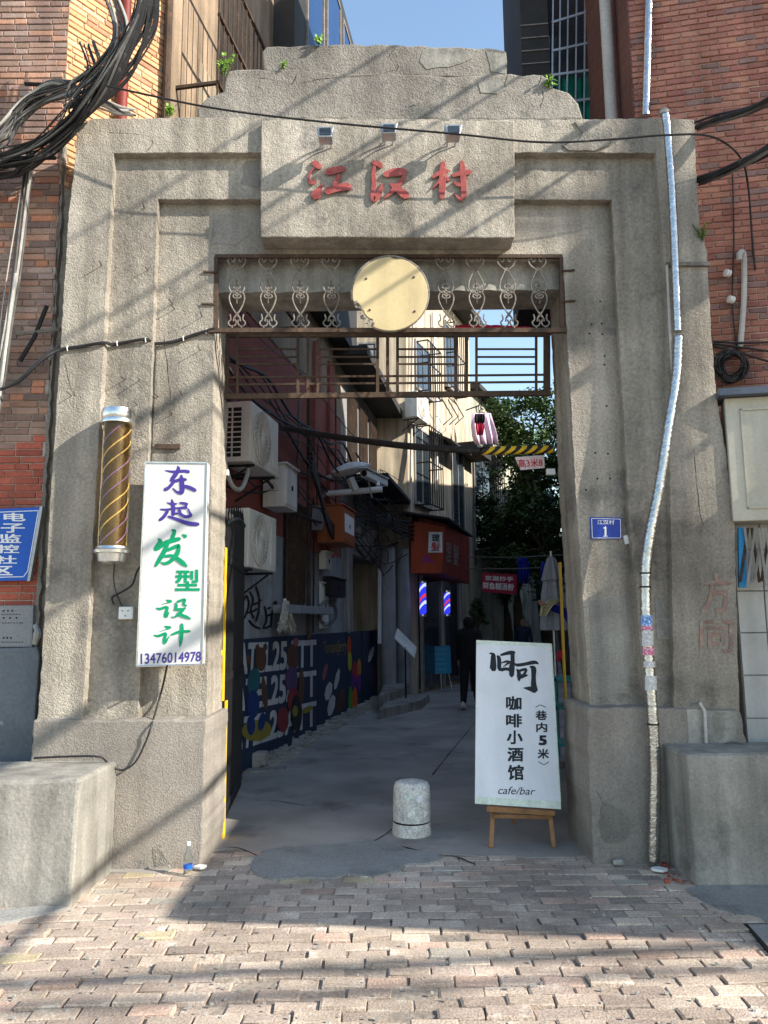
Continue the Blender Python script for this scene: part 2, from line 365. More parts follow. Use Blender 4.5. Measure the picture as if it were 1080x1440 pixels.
for px, py in [(-30, 1284), (60, 1276), (98, 1277), (60, 1288), (20, 1296), (-30, 1304)]:
    p = GP(px, py); pp.append((p.x, p.y))
sheet('cement_fillet', pp, .010, mt['patch'], thick=.03)
# crack across the lane
c = M()
for a in ([(672, 1012), (640, 1050), (608, 1090)], [(560, 1160), (540, 1175), (520, 1186)], [(300, 1130), (380, 1126), (440, 1133), (520, 1122)], [(470, 1060), (540, 1062), (610, 1056), (660, 1060)], [(290, 1196), (330, 1192), (365, 1205)], [(500, 1186), (560, 1190), (610, 1202), (640, 1205), (668, 1216)]):
    q = [GP(x, y) for x, y in cr(a, 8)]
    l = []; r = []
    for i, p in enumerate(q):
        wd = R.uniform(.004, .010); l.append((p.x - wd, p.y - .003, .0035)); r.append((p.x + wd, p.y + .003, .0035))
    n = len(q); c.add(l + r, [(i, i + 1, n + i + 1, n + i) for i in range(n - 1)])
tag(c.build('crack', mt['dark'], road), kind=None)

# paving bricks ---------------------------------------------------------------
paving = sheet('street_paving', [(-5, 1.2), (5, 1.2), (5, 5.2), (-5, 5.2)], -.017, mt['sand'])
def brick_mesh(name, L, D, H, m, seed, ch=.008, j=.006, base=None):
    """worn brick: top/front face inset from a chamfer; x long, y deep, z up"""
    r = random.Random(seed); a = M()
    def q(ins, z): return [((sx * (L / 2 - ins) + r.uniform(-j, j)), (sy * (D / 2 - ins) + r.uniform(-j, j)), z + r.uniform(-j, j) * .35) for sx, sy in ((-1, -1), (1, -1), (1, 1), (-1, 1))]
    b = q(0, -H); s = [(x, y, -ch) for x, y, z in b]; t = q(ch, 0)
    s = [(x + r.uniform(-j, j) * .4, y + r.uniform(-j, j) * .4, -ch) for x, y, z in b]
    a.add(b + s + t, [(0, 1, 5, 4), (1, 2, 6, 5), (2, 3, 7, 6), (3, 0, 4, 7), (4, 5, 9, 8), (5, 6, 10, 9), (6, 7, 11, 10), (7, 4, 8, 11), (8, 9, 10, 11)])
    return a
sheet('joint_filling', [(-5, 4.5), (5, 4.5), (5, 5.84), (-5, 5.84)], -.0065, mt['sand'])
pv = [brick_mesh('b', .194, .0945, .035, None, i, .005, .0045) for i in range(10)]
pm = [b.mesh('paving_brick', [mt['paver']], Vector()) for b in pv]
cand = []
for row in range(-2, 45):
    y0 = 1.35 + row * .1005
    off = (.1 if row % 2 else 0) + R.uniform(-.02, .02)
    for k in range(-24, 24):
        x = k * .2015 + off + R.uniform(-.003, .003)
        bend = -.085 * min(1.6, max(0, (-.2 - x) / 1.4)) ** 1.6 - .05 * max(0, (x - .9) / 1.5) ** 1.6
        y = y0 + bend + .012 * math.sin(x * 2.1 + row * .3)
        cand.append((x, y, row))
inpatch = lambda x, y, poly: sum(((poly[i][1] > y) != (poly[i - 1][1] > y)) and (x < (poly[i - 1][0] - poly[i][0]) * (y - poly[i][1]) / (poly[i - 1][1] - poly[i][1] + 1e-9) + poly[i][0]) for i in range(len(poly))) % 2
vis = []; rest = []
for x, y, row in cand:
    if y > 5.86 or inpatch(x, y, alley) or y < 1.2: continue
    if R.random() < .006: continue
    u, v = proj((x, y, 0))
    (vis if -40 < u < 1120 and v < 1462 else rest).append((x, y, row, v))
vis.sort(key=lambda t: -t[3])
rest += vis[300:]
def paver_pose(x, y, row):
    loose = 1.0 if y < 4.45 else .4
    return (R.gauss(0, .006) * loose - .002, R.gauss(0, .018) * loose + (-.07 * min(1, max(0, (-.5 - x) / 1.5)) if x < -.5 else 0) * -1, R.gauss(0, .022) * loose, R.gauss(0, .014) * loose)
for x, y, row, v in vis[:300]:
    dz, rz, rx, ry = paver_pose(x, y, row)
    o = place('paving_brick', R.choice(pm), (x, y, dz), paving); o.rotation_euler = (rx, ry, rz + (math.pi if R.random() < .5 else 0)); o.scale = (R.choice((1, 1, 1, 1, .985, .955)), R.choice((1, .99, .96, .93)), 1)
a = M()
for x, y, row, v in rest:
    dz, rz, rx, ry = paver_pose(x, y, row); b = R.choice(pv)
    mm = Matrix.Translation((x, y, dz)) @ Matrix.Rotation(rz, 4, 'Z') @ Matrix.Rotation(rx, 4, 'X')
    a.r = R.uniform(.01, .99); a.add([mm @ p for p in b.v], b.f)
a.build('paving_bricks', mt['paver'], paving, kind='stuff')

# ================================================================== GATE
GA, GB, GC, GBK = .14, .07, 0., -.52          # how far each frame step stands out, and the back
GF = Frame((0, 5.6, 0), (1, 0, 0))
gate = thing('stone_gateway', 'grey roughcast gateway with stepped frame and three red characters over the lane', 'gateway', (0, 5.8, 0))
def gpoly(pts, off): return [GF.at(x, y, off) for x, y in pts]
def gprism(name, pts, off, back, m, amp=.0038, bevel=.0045, step=.045, parent=gate):
    a = M(); a.prism(jit(gpoly(pts, off), step, amp), (0, off - back, 0))
    return a.build(name, m, parent, bevel=bevel)
zb = -.10
def down(px, off, y=1238): return (px, y)
# outer band
gprism('outer_frame', [(108, 192), (112, 176), (128, 167), (300, 165), (560, 167), (770, 168), (940, 166), (976, 168), (979, 240), (984, 320), (995, 355), (1000, 470), (1008, 560), (1022, 640), (1033, 740), (1040, 1000), (1050, 1240), (951, 1240), (948, 1000), (938, 420), (922, 215),
    (560, 214), (160, 215), (140, 600), (117, 1005), (104, 1240), (45, 1240), (48, 1060), (58, 940), (68, 740), (84, 500), (96, 300), (103, 250)], GA, GBK, mt['cast'])
gprism('middle_frame', [(135, 195), (560, 195), (945, 195), (958, 420), (978, 1240), (921, 1240), (908, 1000), (884, 720), (860, 281), (560, 280), (222, 280), (209, 640), (195, 1005), (187, 1240), (85, 1240), (95, 1000)], GB, GBK + .01, mt['cast'])
gprism('inner_frame', [(190, 250), (560, 250), (890, 250), (910, 700), (950, 1240), (840, 1240), (830, 1000), (811, 720), (797, 470), (791, 359), (560, 359), (303, 359), (300, 560), (291, 1000), (285, 1240), (160, 1240)], GC, GBK + .004, mt['cast'])
# plinths
gprism('plinth', [(47, 1012), (160, 1013), (290, 1012), (289, 1060), (284, 1199), (281, 1240), (30, 1240), (40, 1100)], .19, GBK - .02, mt['base'], .006, .014)
gprism('plinth', [(826, 996), (900, 995), (1042, 1000), (1052, 1060), (1060, 1240), (836, 1240), (829, 1100)], .18, GBK - .02, mt['base'], .007, .014)
# stepped parapet with quarter-round shoulders
gprism('parapet', [(276, 168), (278, 152), (290, 138), (313, 128), (316, 108), (320, 99), (420, 97), (470, 103), (540, 101), (640, 107), (705, 104), (764, 106), (772, 112), (778, 122), (800, 130), (813, 146), (820, 169)], .09, -.38, mt['cast_dark'], .012, .015, .08)
gprism('parapet_cap', [(371, 106), (369, 74), (374, 66), (470, 62), (560, 63), (640, 66), (700, 69), (712, 71), (713, 108)], .07, -.34, mt['cast_dark'], .010, .012, .08)
board = gprism('sign_board', [(367, 169), (545, 169), (723, 170), (724, 334), (545, 334), (366, 333)], .19, 0, mt['cast'], .003, .008)
# flat cap stones lying on the gate's shoulders, and broken render near the right shoulder
gprism('broken_render', [(808, 171), (840, 170), (858, 176), (862, 190), (856, 205), (838, 212), (800, 211), (790, 204), (812, 198), (820, 186)], .152, .10, mt['cast_dark'], .010, .004, .04)
# beam behind the balusters, front scalloped
a = M(); s0, z0 = GF.px(300, 412, -.13); s1, _ = GF.px(796, 412, -.13); zt = GF.px(550, 340, 0)[1]
zb_ = GF.px(548, 411, -.13)[1]; n = 96; f = []; bk = []
for i in range(n + 1):
    t = i / n; yy = -.13 + .028 * abs(math.sin(t * math.pi * 11))
    f.append(GF.pt(s0 + (s1 - s0) * t, yy, zb_)); bk.append(GF.pt(s0 + (s1 - s0) * t, GBK + .03, zb_))
vs = f + [p + Vector((0, 0, zt - zb_)) for p in f] + bk; k = n + 1
a.add(vs, [(i, i + 1, k + i + 1, k + i) for i in range(n)] + [(i, i + 1, 2 * k + i + 1, 2 * k + i) for i in range(n)])
a.build('lintel_beam', mt['conc'], gate, smooth=True)
# patch of paler plaster let into the right pier
gprism('plaster_patch', [(921, 841), (961, 842), (962, 899), (924, 899)], GB + .006, GB - .02, mt['conc'], .002, .003)
gprism('chipped_plinth_mend', [(965, 997), (1036, 1000), (1037, 1046), (1000, 1050), (968, 1046)], .186, .15, mt['conc'], .006, .004, .05)
def crack(pts, off, wd=.006, name='crack', m='dark'):
    q = cr(pts, 6); l = []; r_ = []
    for i, (x, y) in enumerate(q):
        p = GF.at(x + R.uniform(-.8, .8), y + R.uniform(-.8, .8), off + .0015); w_ = wd * R.uniform(.25, 1.) * (.2 if i in (0, len(q) - 1) else 1)
        l.append(p + Vector((-w_, 0, w_ * .6))); r_.append(p + Vector((w_, 0, -w_ * .6)))
    n = len(q); a = M(); a.add(l + r_, [(i, i + 1, n + i + 1, n + i) for i in range(n - 1)]); a.build(name, mt[m], gate)
for pts, off in (([(352, 99), (362, 108), (390, 113), (410, 118), (418, 104)], .09), ([(418, 118), (460, 110), (520, 106), (560, 98)], .09), ([(555, 68), (548, 80), (560, 90), (557, 99)], .07), ([(600, 110), (640, 120), (700, 128), (712, 120)], .09), ([(556, 145), (570, 150), (590, 147)], .09),
        ([(762, 106), (758, 120), (764, 134), (760, 152)], .09), ([(705, 130), (710, 118), (714, 105)], .09), ([(150, 185), (200, 190), (215, 200), (205, 214)], GA), ([(310, 190), (330, 196), (345, 186)], GA), ([(860, 180), (858, 195), (870, 205), (890, 214)], GA), ([(812, 186), (820, 196), (800, 200), (790, 210)], GA),
        ([(885, 722), (900, 760), (930, 800), (950, 830)], GB), ([(975, 630), (982, 700), (990, 740), (1020, 760)], GA), ([(80, 640), (95, 655), (130, 660)], GA), ([(1000, 1000), (1010, 1020), (1005, 1040)], .18), ([(838, 1110), (850, 1140), (845, 1180)], .18), ([(560, 348), (600, 350), (640, 346)], 0.), ([(230, 470), (236, 520), (240, 560)], 0.), ([(92, 510), (98, 540), (108, 560)], GA)):
    crack(pts, off, .003)
# patched or lost render; the two base-coloured ones paint the name board's shadow
for pts, off, m_ in (([(596, 70), (640, 68), (668, 72), (664, 82), (640, 92), (600, 98), (590, 86)], .0745, 'conc'), ([(684, 72), (711, 75), (711, 104), (690, 100)], .0735, 'conc'), ([(672, 116), (700, 112), (712, 124), (700, 132), (676, 130)], .095, 'conc'), ([(828, 845), (880, 838), (886, 880), (884, 975), (832, 980)], .003, 'conc'), ([(300, 300), (345, 304), (352, 330), (330, 345), (296, 343)], .003, 'base'), ([(345, 228), (364, 226), (364, 262), (338, 258)], GB + .003, 'base'),
        ([(848, 1128), (872, 1138), (890, 1160), (880, 1182), (850, 1186), (842, 1160)], .1845, 'cast_dark'), ([(240, 830), (288, 840), (286, 905), (262, 930), (240, 915)], .003, 'cast'), ([(215, 1192), (226, 1188), (230, 1200), (238, 1215), (218, 1218)], .1925, 'cast_dark')):
    gprism('render_scar_and_shadow', pts, off, off - .02, mt[m_], .008, .0, .05)
# nails and drill holes on the piers
nails = [(203, 293), (143, 374), (208, 380), (243, 428), (246, 435), (284, 470 - 24), (176, 534), (196, 535), (101, 557), (193, 569), (256, 556), (223, 558), (242, 583), (282, 513 - 20)]
for x, y in nails:
    off = GA if x < 150 else (GB if x < 212 else GC)
    p = GF.at(x, y, off); M().tube([p + Vector((0, .01, 0)), p + Vector((R.uniform(-.01, .01), -R.uniform(.05, .085), R.uniform(0, .015)))], .0035, 5).build('nail', mt['rust'], gate)
holes = [(844, 424), (832, 456), (846, 455), (829, 469), (847, 470), (850, 501), (850, 513), (837, 637), (855, 638), (840, 673), (858, 673), (853, 571), (824, 689)]
for x, y in holes:
    p = GF.at(x, y, GC); M().lathe([(.009, -.002), (.0075, .0015)], p, (0, -1, 0), 8).build('drill_hole', mt['dark'], gate)

# --------------------------------------------------- brush and type lettering
def ribbon(a, st, pl, sc, ox, oy, z0, th):
    """one brush stroke: (x, y, width) points in a crop of the sign"""
    q = cr(st, 7); L_ = []; R_ = []
    for i, (x, y, wd) in enumerate(q):
        dx = q[min(i + 1, len(q) - 1)][0] - q[max(i - 1, 0)][0]; dy = q[min(i + 1, len(q) - 1)][1] - q[max(i - 1, 0)][1]
        d = math.hypot(dx, dy) or 1; h = max(wd, 3) / 2
        if i in (0, len(q) - 1): h *= .62
        L_.append((x - dy / d * h, y + dx / d * h)); R_.append((x + dy / d * h, y - dx / d * h))
    def cap(p, q_, sgn):
        dx = p[0] - q_[0]; dy = p[1] - q_[1]; d = math.hypot(dx, dy) or 1; return (p[0] + dx / d * p[2] * .22, p[1] + dy / d * p[2] * .22)
    c0 = cap(q[0], q[1], 1); c1 = cap(q[-1], q[-2], 1)
    loop = [c0] + L_ + [c1] + R_[::-1]
    n = len(q)
    w3 = lambda p, off: pl.at(ox + p[0] / sc, oy + p[1] / sc, off)
    vs = [w3(p, z0 + th) for p in loop] + [w3(p, z0) for p in loop]; N_ = len(loop)
    # strips across the stroke keep the face clean
    fs = [(0, 1, N_ - 1), (n + 1, n + 2, n)]
    for i in range(n - 1): fs.append((1 + i, 2 + i, N_ - 2 - i, N_ - 1 - i))
    fs += [(i, (i + 1) % N_, N_ + (i + 1) % N_, N_ + i) for i in range(N_)]
    a.add(vs, fs)
def glyph(name, strokes, pl, crop, m, parent, off=.0008, th=.0012, bevel=0, label=None):
    x0, y0, sc = crop; a = M()
    for i, st in enumerate(strokes): ribbon(a, st, pl, sc, x0, y0, off, th + .0004 * i)
    return a.build(name, m, parent, bevel=bevel, label=label)
def txt(name, body, quad, pl, m, parent, bold=0., off=.0008, th=.001, shear=0., label=None):
    """type set into a four-cornered patch (TL, TR, BR, BL) of a flat face"""
    cu = bpy.data.curves.new('type', 'FONT'); cu.body = body; cu.shear = shear; cu.resolution_u = 3
    ob = bpy.data.objects.new('type', cu); COL.objects.link(ob)
    me = bpy.data.meshes.new_from_object(ob.evaluated_get(bpy.context.evaluated_depsgraph_get()))
    bpy.data.objects.remove(ob); bpy.data.curves.remove(cu)
    xs = [v.co.x for v in me.vertices]; ys = [v.co.y for v in me.vertices]
    x0, x1, y0, y1 = min(xs) - bold, max(xs) + bold, min(ys) - bold, max(ys) + bold
    tl, tr, br, bl = quad
    def mp(v, o, dx, dy):
        u = (v.co.x + dx - x0) / (x1 - x0 or 1); t = (y1 - v.co.y - dy) / (y1 - y0 or 1)
        px = (tl[0] * (1 - u) + tr[0] * u) * (1 - t) + (bl[0] * (1 - u) + br[0] * u) * t
        py = (tl[1] * (1 - u) + tr[1] * u) * (1 - t) + (bl[1] * (1 - u) + br[1] * u) * t
        return pl.at(px, py, o)
    a = M()
    for i, (dx, dy) in enumerate([(0, 0), (bold, bold), (-bold, bold), (bold, -bold), (-bold, -bold)] if bold else [(0, 0)]):   # heavier type: the same face laid over itself
        a.add([mp(v, off + th + .00025 * i, dx, dy) for v in me.vertices], [list(p.vertices) for p in me.polygons])
    bpy.data.meshes.remove(me)
    return a.build(name, m, parent, label=label)
def rect(x0, y0, x1, y1): return [(x0, y0), (x1, y0), (x1, y1), (x0, y1)]
class Off:
    """a frame shifted out by a fixed amount"""
    def __init__(s, f, o): s.f, s.o = f, o
    def at(s, x, y, off=0): return s.f.at(x, y, s.o + off)
K1 = (430, 200, 4.5)
JIANG = [[(45, 125, 28), (75, 145, 38), (95, 160, 30)], [(52, 160, 9), (25, 200, 13), (18, 235, 17), (40, 258, 22), (65, 242, 24)], [(104, 262, 8), (85, 300, 36), (66, 330, 62), (58, 350, 60)],
    [(128, 190, 40), (190, 175, 44), (248, 166, 30)], [(212, 205, 24), (196, 235, 30), (180, 272, 26)], [(125, 312, 46), (200, 288, 46), (260, 280, 46), (284, 294, 34)]]
HAN = [[(422, 125, 24), (455, 135, 32), (482, 155, 26)], [(435, 150, 22), (428, 200, 26), (432, 250, 30), (428, 300, 28), (430, 350, 34)], [(413, 318, 12), (430, 360, 34), (455, 340, 38), (474, 300, 26), (483, 258, 7)],
    [(495, 205, 30), (560, 190, 52), (632, 184, 44)], [(628, 212, 26), (590, 262, 32), (545, 312, 28), (497, 355, 7)], [(535, 260, 18), (580, 295, 42), (625, 330, 50), (645, 346, 40)]]
CUN = [[(868, 122, 24), (868, 180, 46), (865, 250, 44), (862, 320, 38), (862, 358, 24)], [(800, 222, 18), (850, 192, 28), (905, 180, 20)], [(868, 205, 18), (840, 250, 16), (800, 292, 6)], [(880, 218, 16), (906, 242, 22)],
    [(928, 210, 24), (980, 196, 30), (1045, 186, 34)], [(988, 120, 28), (995, 200, 38), (1000, 290, 36), (998, 350, 36)], [(990, 366, 22), (960, 346, 16), (940, 320, 6)], [(935, 250, 16), (960, 265, 26), (985, 270, 22)]]
bp = Off(GF, .19)
for n_, g in (('first', JIANG), ('second', HAN), ('third', CUN)):
    glyph('raised_character', g, bp, K1, mt['redpaint'], gate, -.004, .026, .005)

# floodlights over the characters ------------------------------------------------
def floodlight(px, py, label):
    p = GF.at(px, py, .345); t = thing('floodlight', label, 'floodlight', p, 'floodlights over the gate name')
    a = M(); hw, hh = .066, .042
    a.hexa([p + Vector((sx * hw * k, y, z)) for z, k in ((-hh, .75), (hh, 1.)) for sx, y in ((-1, -.05), (1, -.05), (1, .05), (-1, .05))])
    a.build('lamp_housing', mt['steel'], t, bevel=.006)
    a = M(); a.box(p.x - .042, p.x + .042, p.y - .056, p.y - .0505, p.z - .026, p.z + .026); a.build('lens', mt['glass'], t)
    a = M()
    for sx in (-1, 1):
        a.tube([p + Vector((sx * .03, .04, .03)), p + Vector((sx * .03, .10, .035)), p + Vector((sx * .03, .158, .0))], .006, 6)
    a.build('arm', mt['steel'], t)
    a = M(); a.tube([p + Vector((-.03, 0, .035)), p + Vector((-.02, 0, .062)), p + Vector((.02, 0, .062)), p + Vector((.03, 0, .035))], .006, 6, 4); a.build('yoke', mt['steel'], t)
    a = M(); a.tube([p + Vector((0, -.02, .05)), p + Vector((.01, .05, .075)), p + Vector((.01, .12, .05)), p + Vector((.0, .15, .09))], .004, 5, 4); a.build('lead', mt['cable'], t)
floodlight(458, 191, 'small grey floodlight above the left red character')
floodlight(547, 186, 'small grey floodlight above the middle red character')
floodlight(637, 188, 'small grey floodlight above the right red character')

# wrought iron baluster panel in the head of the opening -------------------------------
pan = thing('baluster_panel', 'rusty iron frame of eight curled balusters under the gate lintel', 'railing', GF.at(548, 466, .0))
a = M(); o_ = -.015
def bar(a, x0, y0, x1, y1, off, wd, dp, fr=GF):
    """flat bar between two picked points of a wall plane"""
    p = fr.at(x0, y0, off); q = fr.at(x1, y1, off); d = (q - p).normalized(); n = fr.n; s = d.cross(n).normalized() * wd / 2; n = n * dp / 2
    a.hexa([p - s - n, p + s - n, p + s + n, p - s + n, q - s - n, q + s - n, q + s + n, q - s + n])
bar(a, 303, 361, 790, 361, -.01, .028, .03); bar(a, 294, 465, 797, 465, .018, .034, .034)
bar(a, 304, 362, 304, 463, -.01, .028, .026); bar(a, 789, 362, 790, 463, -.01, .028, .026)
for x, y, s in ((304, 383, -1), (302, 428, -1), (790, 381, 1), (791, 424, 1)): bar(a, x, y, x + s * 18, y - 1, .008, .012, .014)
a.build('frame', mt['rust'], pan)
half = [[(0, 168), (34, 142), (50, 112), (34, 90), (12, 98), (16, 114), (28, 116)], [(0, 150), (22, 190), (41, 235), (42, 268), (26, 290), (6, 282), (0, 268)],
    [(0, 300), (14, 284), (32, 290), (43, 315), (36, 352), (14, 395), (-12, 430)], [(-12, 395), (14, 428), (20, 452)], [(38, 412), (34, 440), (48, 458), (36, 478), (14, 476), (4, 458), (10, 442)],
    [(0, 238), (12, 246), (20, 258), (10, 268), (0, 262)], [(0, 312), (14, 300), (22, 312), (10, 322), (0, 320)], [(0, 218), (0, 262)], [(0, 308), (0, 352)]]
cx = [333, 377, 422, 466, 627, 670, 714, 758]
b0 = None
for i, x in enumerate(cx):
    if b0 is None:
        a = M()
        for h in half:
            for s in (-1, 1):
                a.tube([GF.at(x + s * u / 4, 340 + v / 4 * 1.0 - 1, o_) for u, v in cr(h, 4)], .0062, 5)
        for s in (-1, 1):
            a.tube([GF.at(x + s * 6.5, 459, o_), GF.at(x + s * 6.5, 465, o_)], .006, 5); a.tube([GF.at(x + s * 8, 362, o_), GF.at(x + s * 8, 366, o_)], .006, 5)
        b0 = a.build('baluster', mt['palepaint'], pan, smooth=True)
    else:
        c_ = copy_tree(b0, Vector(), pan); c_.location = b0.location + (GF.at(x, 413, o_) - GF.at(cx[0], 413, o_))
# round cream disc
dpl = Off(GF, .10); cxy = (548.5, 413); rr = 53
disc = thing('round_disc', 'round cream disc with white rim and torn lower left edge hung amid the balusters', 'disc', GF.at(548, 466, .1))
pts = []
for k in range(64):
    t = 2 * math.pi * k / 64; r_ = rr
    if 2.1 < t < 2.85: r_ = rr - 7 + R.uniform(-2, 1.5)
    if 4.75 < t < 5.0: r_ = rr - R.uniform(1, 6)
    pts.append(GF.at(cxy[0] + r_ * math.cos(t), cxy[1] + r_ * math.sin(t) * .98, .10))
a = M(); a.prism(pts, (0, .03, 0)); a.build('face', mt['cream'], disc, bevel=.004)
for nm, (t0, t1) in (('rim', (2.95, 8.3)),):
    q = [GF.at(cxy[0] + (rr + .6) * math.cos(t0 + (t1 - t0) * k / 50), cxy[1] + (rr + .6) * .98 * math.sin(t0 + (t1 - t0) * k / 50), .085) for k in range(51)]
    M().tube(q, .011, 6).build(nm, mt['palepaint'], disc, smooth=True)
a = M()
for k in range(26):
    t = 2.05 + .85 * k / 25; r_ = rr - R.uniform(-1, 6); p = GF.at(cxy[0] + r_ * math.cos(t), cxy[1] + r_ * math.sin(t) * .98, .10)
    s = R.uniform(.012, .024); v = [p + Vector((R.uniform(-s, s), -R.uniform(.0, .02), R.uniform(-s, s))) for _ in range(4)]
    a.add(v, [(0, 1, 2), (0, 2, 3), (0, 1, 3)])
a.build('torn_edge', mt['palepaint'], disc)
for x in (505, 592): M().tube([GF.at(x, 420, .075), GF.at(x, 420, -.12)], .008, 6).build('stay', mt['rust'], disc)
for x, y in ((515, 392), (582, 390), (583, 438), (520, 436)): M().lathe([(.009, 0), (.009, .004), (.005, .007)], GF.at(x, y, .1005), (0, -1, 0), 8).build('screw', mt['rust'], disc)

# flat grille at the back of the opening -----------------------------------------------
gr = Frame((0, 6.02, 0), (1, 0, 0))
tg = thing('transom_grille', 'brown iron transom grille of ladder bars hung below the balusters', 'grille', gr.at(545, 557))
for nm, (x0, y0, x1, y1), wd in [('rail', (316, 472, 770, 471), .03), ('rail', (312, 558, 774, 553), .042), ('rail', (318, 531, 768, 527), .016), ('rail', (318, 541, 768, 537), .016)] + \
        [('upright', (x, 472, x, 557), w_) for x, w_ in ((318, .045), (334, .02), (419, .022), (433, .022), (447, .02), (531, .024), (545, .026), (559, .024), (641, .026), (656, .026), (670, .02), (754, .02), (769, .05))] + \
        [('rung', (x0, y, x1, y), .014) for x0, x1 in ((334, 419), (447, 531), (559, 641), (670, 754)) for y in (491, 502, 512)]:
    a = M(); bar(a, x0, y0, x1, y1, R.uniform(-.004, .004), wd, wd * .8, gr); a.build(nm, mt['rust'], tg)
a = M()   # rolled red cloth lying on the rail
q = [gr.at(x, y, -.10) for x, y in cr([(640, 462), (690, 461), (730, 463), (772, 468)], 6)]
a.tube(q, [.02 + .012 * R.random() for _ in q], 8); a.build('rolled_banner', mt['redcloth'], None, 'rolled red cloth lying along the top of the transom grille', 'banner', smooth=True)

# ================================================================== BUILDINGS
def brick_field(fr, s0, s1, z0, z1, parent, m, limit=300, redband=None, seed=1, visx=(-30, 1110), header=True, m2=None, H=.046, J=.009, LS=(.20, .097)):
    """courses of separate bricks on a wall that faces the street; those in view are objects, the rest one mesh"""
    r = random.Random(seed)
    Ms = {}
    for Lb in set(LS):
        for mm in (m, m2) if m2 else (m,):
            for k in range(4):
                b = brick_mesh('b', Lb, H, .06, None, seed * 10 + k, .005, .0028)
                b.v = [Vector((v.x, v.z, v.y)) if False else Vector((v.x, -v.z, v.y)) for v in b.v]     # face turned to the street
                Ms[(Lb, mm, k)] = (b, b.mesh('brick', [mm], Vector()))
    vis = []; rest = []
    row = 0; z = z0 + H / 2
    while z < z1:
        s = s0 - (r.uniform(0, .2) if LS[0] != LS[1] else (.07 * (row % 2) + .02)); k = row
        while s < s1:
            Lb = LS[0] if (k % 3 if row % 2 else (k + 1) % 4) else LS[1]
            k += 1; c_ = s + Lb / 2; e0, e1 = s, s + Lb; s += Lb + J
            e0 = max(e0, s0); e1 = min(e1, s1)
            if e1 - e0 < .03: continue
            c_ = (e0 + e1) / 2; sc_ = (e1 - e0) / Lb
            mm = m2 if (redband and redband(c_, z)) else m
            p = fr.pt(c_, 0, z); u, v = proj(p)
            (vis if visx[0] < u < visx[1] and -15 < v < 1450 else rest).append((p, Lb, mm, sc_))
        z += H + J; row += 1
    vis.sort(key=lambda t: (t[0] - CAM).length)
    ang = math.atan2(fr.t.y, fr.t.x)
    for p, Lb, mm, sc_ in vis[:limit]:
        o = place('brick', Ms[(Lb, mm, r.randrange(4))][1], p + fr.n * r.gauss(0, .002), parent); o.rotation_euler = (0, 0, ang); o.scale.x = sc_
    for mm in ((m, m2) if m2 else (m,)):
        a = M()
        for p, Lb, m_, sc_ in vis[limit:] + rest:
            if m_ is not mm: continue
            b = Ms[(Lb, mm, r.randrange(4))][0]; a.r = r.uniform(.01, .99)
            mx = Matrix.Translation(p + fr.n * r.gauss(0, .002)) @ Matrix.Rotation(ang, 4, 'Z') @ Matrix.Diagonal((sc_, 1, 1, 1))
            a.add([mx @ v for v in b.v], b.f)
        if a.v: a.build('bricks', mm, parent, kind='stuff')

LF = Frame((0, 5.78, 0), (1, 0, 0))
W1 = Frame((-1.588, 8.763, 0), (.166, 1))                       # the lane's left side
Lx0 = -2.60; CC = (-2.02, 6.50)
CF = Frame((Lx0, 5.78, 0), (CC[0] - Lx0, CC[1] - 5.78))
sB1 = (6.50 - 8.763) / W1.t.y; sE1 = (13.6 - 8.763) / W1.t.y
E1 = W1.pt(sE1, 0, 0)
house = thing('corner_brick_house', 'weathered brick house left of the gate with a red wall along the lane', 'house', (-4, 8, 0))
w1b = brickmat('lane_red_brick', (.36, .095, .07), (.30, .085, .065), (.23, .11, .09), W1.t, 1.0, .35)
a = M(); rec = .012
body = [(-7, 5.78 + rec), (Lx0 - rec * .6, 5.78 + rec), (CC[0] - rec, CC[1] + rec * .3), (E1.x, E1.y), (-7, 13.6)]
a.prism([(x, y, -.1) for x, y in body], (0, 0, 9.8)); a.build('wall', mt['mortar'], house)
redz = GF.px(40, 612)[1]; zlow = LF.px(40, 850)[1]
brick_field(LF, -3.9, Lx0, 1.2, 9.4, house, mt['lbrick'], 300, lambda s, z: z < redz + .06 * math.sin(s * 9) and z > 1.3, 3, m2=mt['redbrick'])
# grey cement strip between brickwork and gate
sl_, sr_ = LF.px(66, 500)[0], Lx0 + .03; zt_ = LF.px(80, 205)[1]
a = M(); a.prism(jit([LF.pt(sl_ + .02, .02, 0), LF.pt(sr_, .02, 0), LF.pt(sr_, .02, zt_), LF.pt(sl_ + .05, .02, zt_)], .07, .010), (0, .05, 0)); a.build('cement_strip', mt['cast_dark'], house)
clen = (Vector(CC) - Vector((Lx0, 5.78))).length
brick_field(CF, 0.0, clen, 5.15, 9.4, house, mt['obrick'], 0, seed=5)
# wall along the lane: red brick above, grey paint below
zg = W1.px(430, 768, 0)[1]
a = M(); a.fbox(W1, sB1, sE1, -.05, .008, zg, 9.6); a.build('lane_wall', w1b, house)
a = M(); a.fbox(W1, sB1, sE1, -.05, .012, -.05, zg); a.build('painted_dado', mt['greypaint'], house)
a = M()
for px in (437, 458):
    s, _ = W1.px(px, 700); a.fbox(W1, s, s + .35, .0, .07, zg - .05, 6.0)
a.build('pilaster', w1b, house)
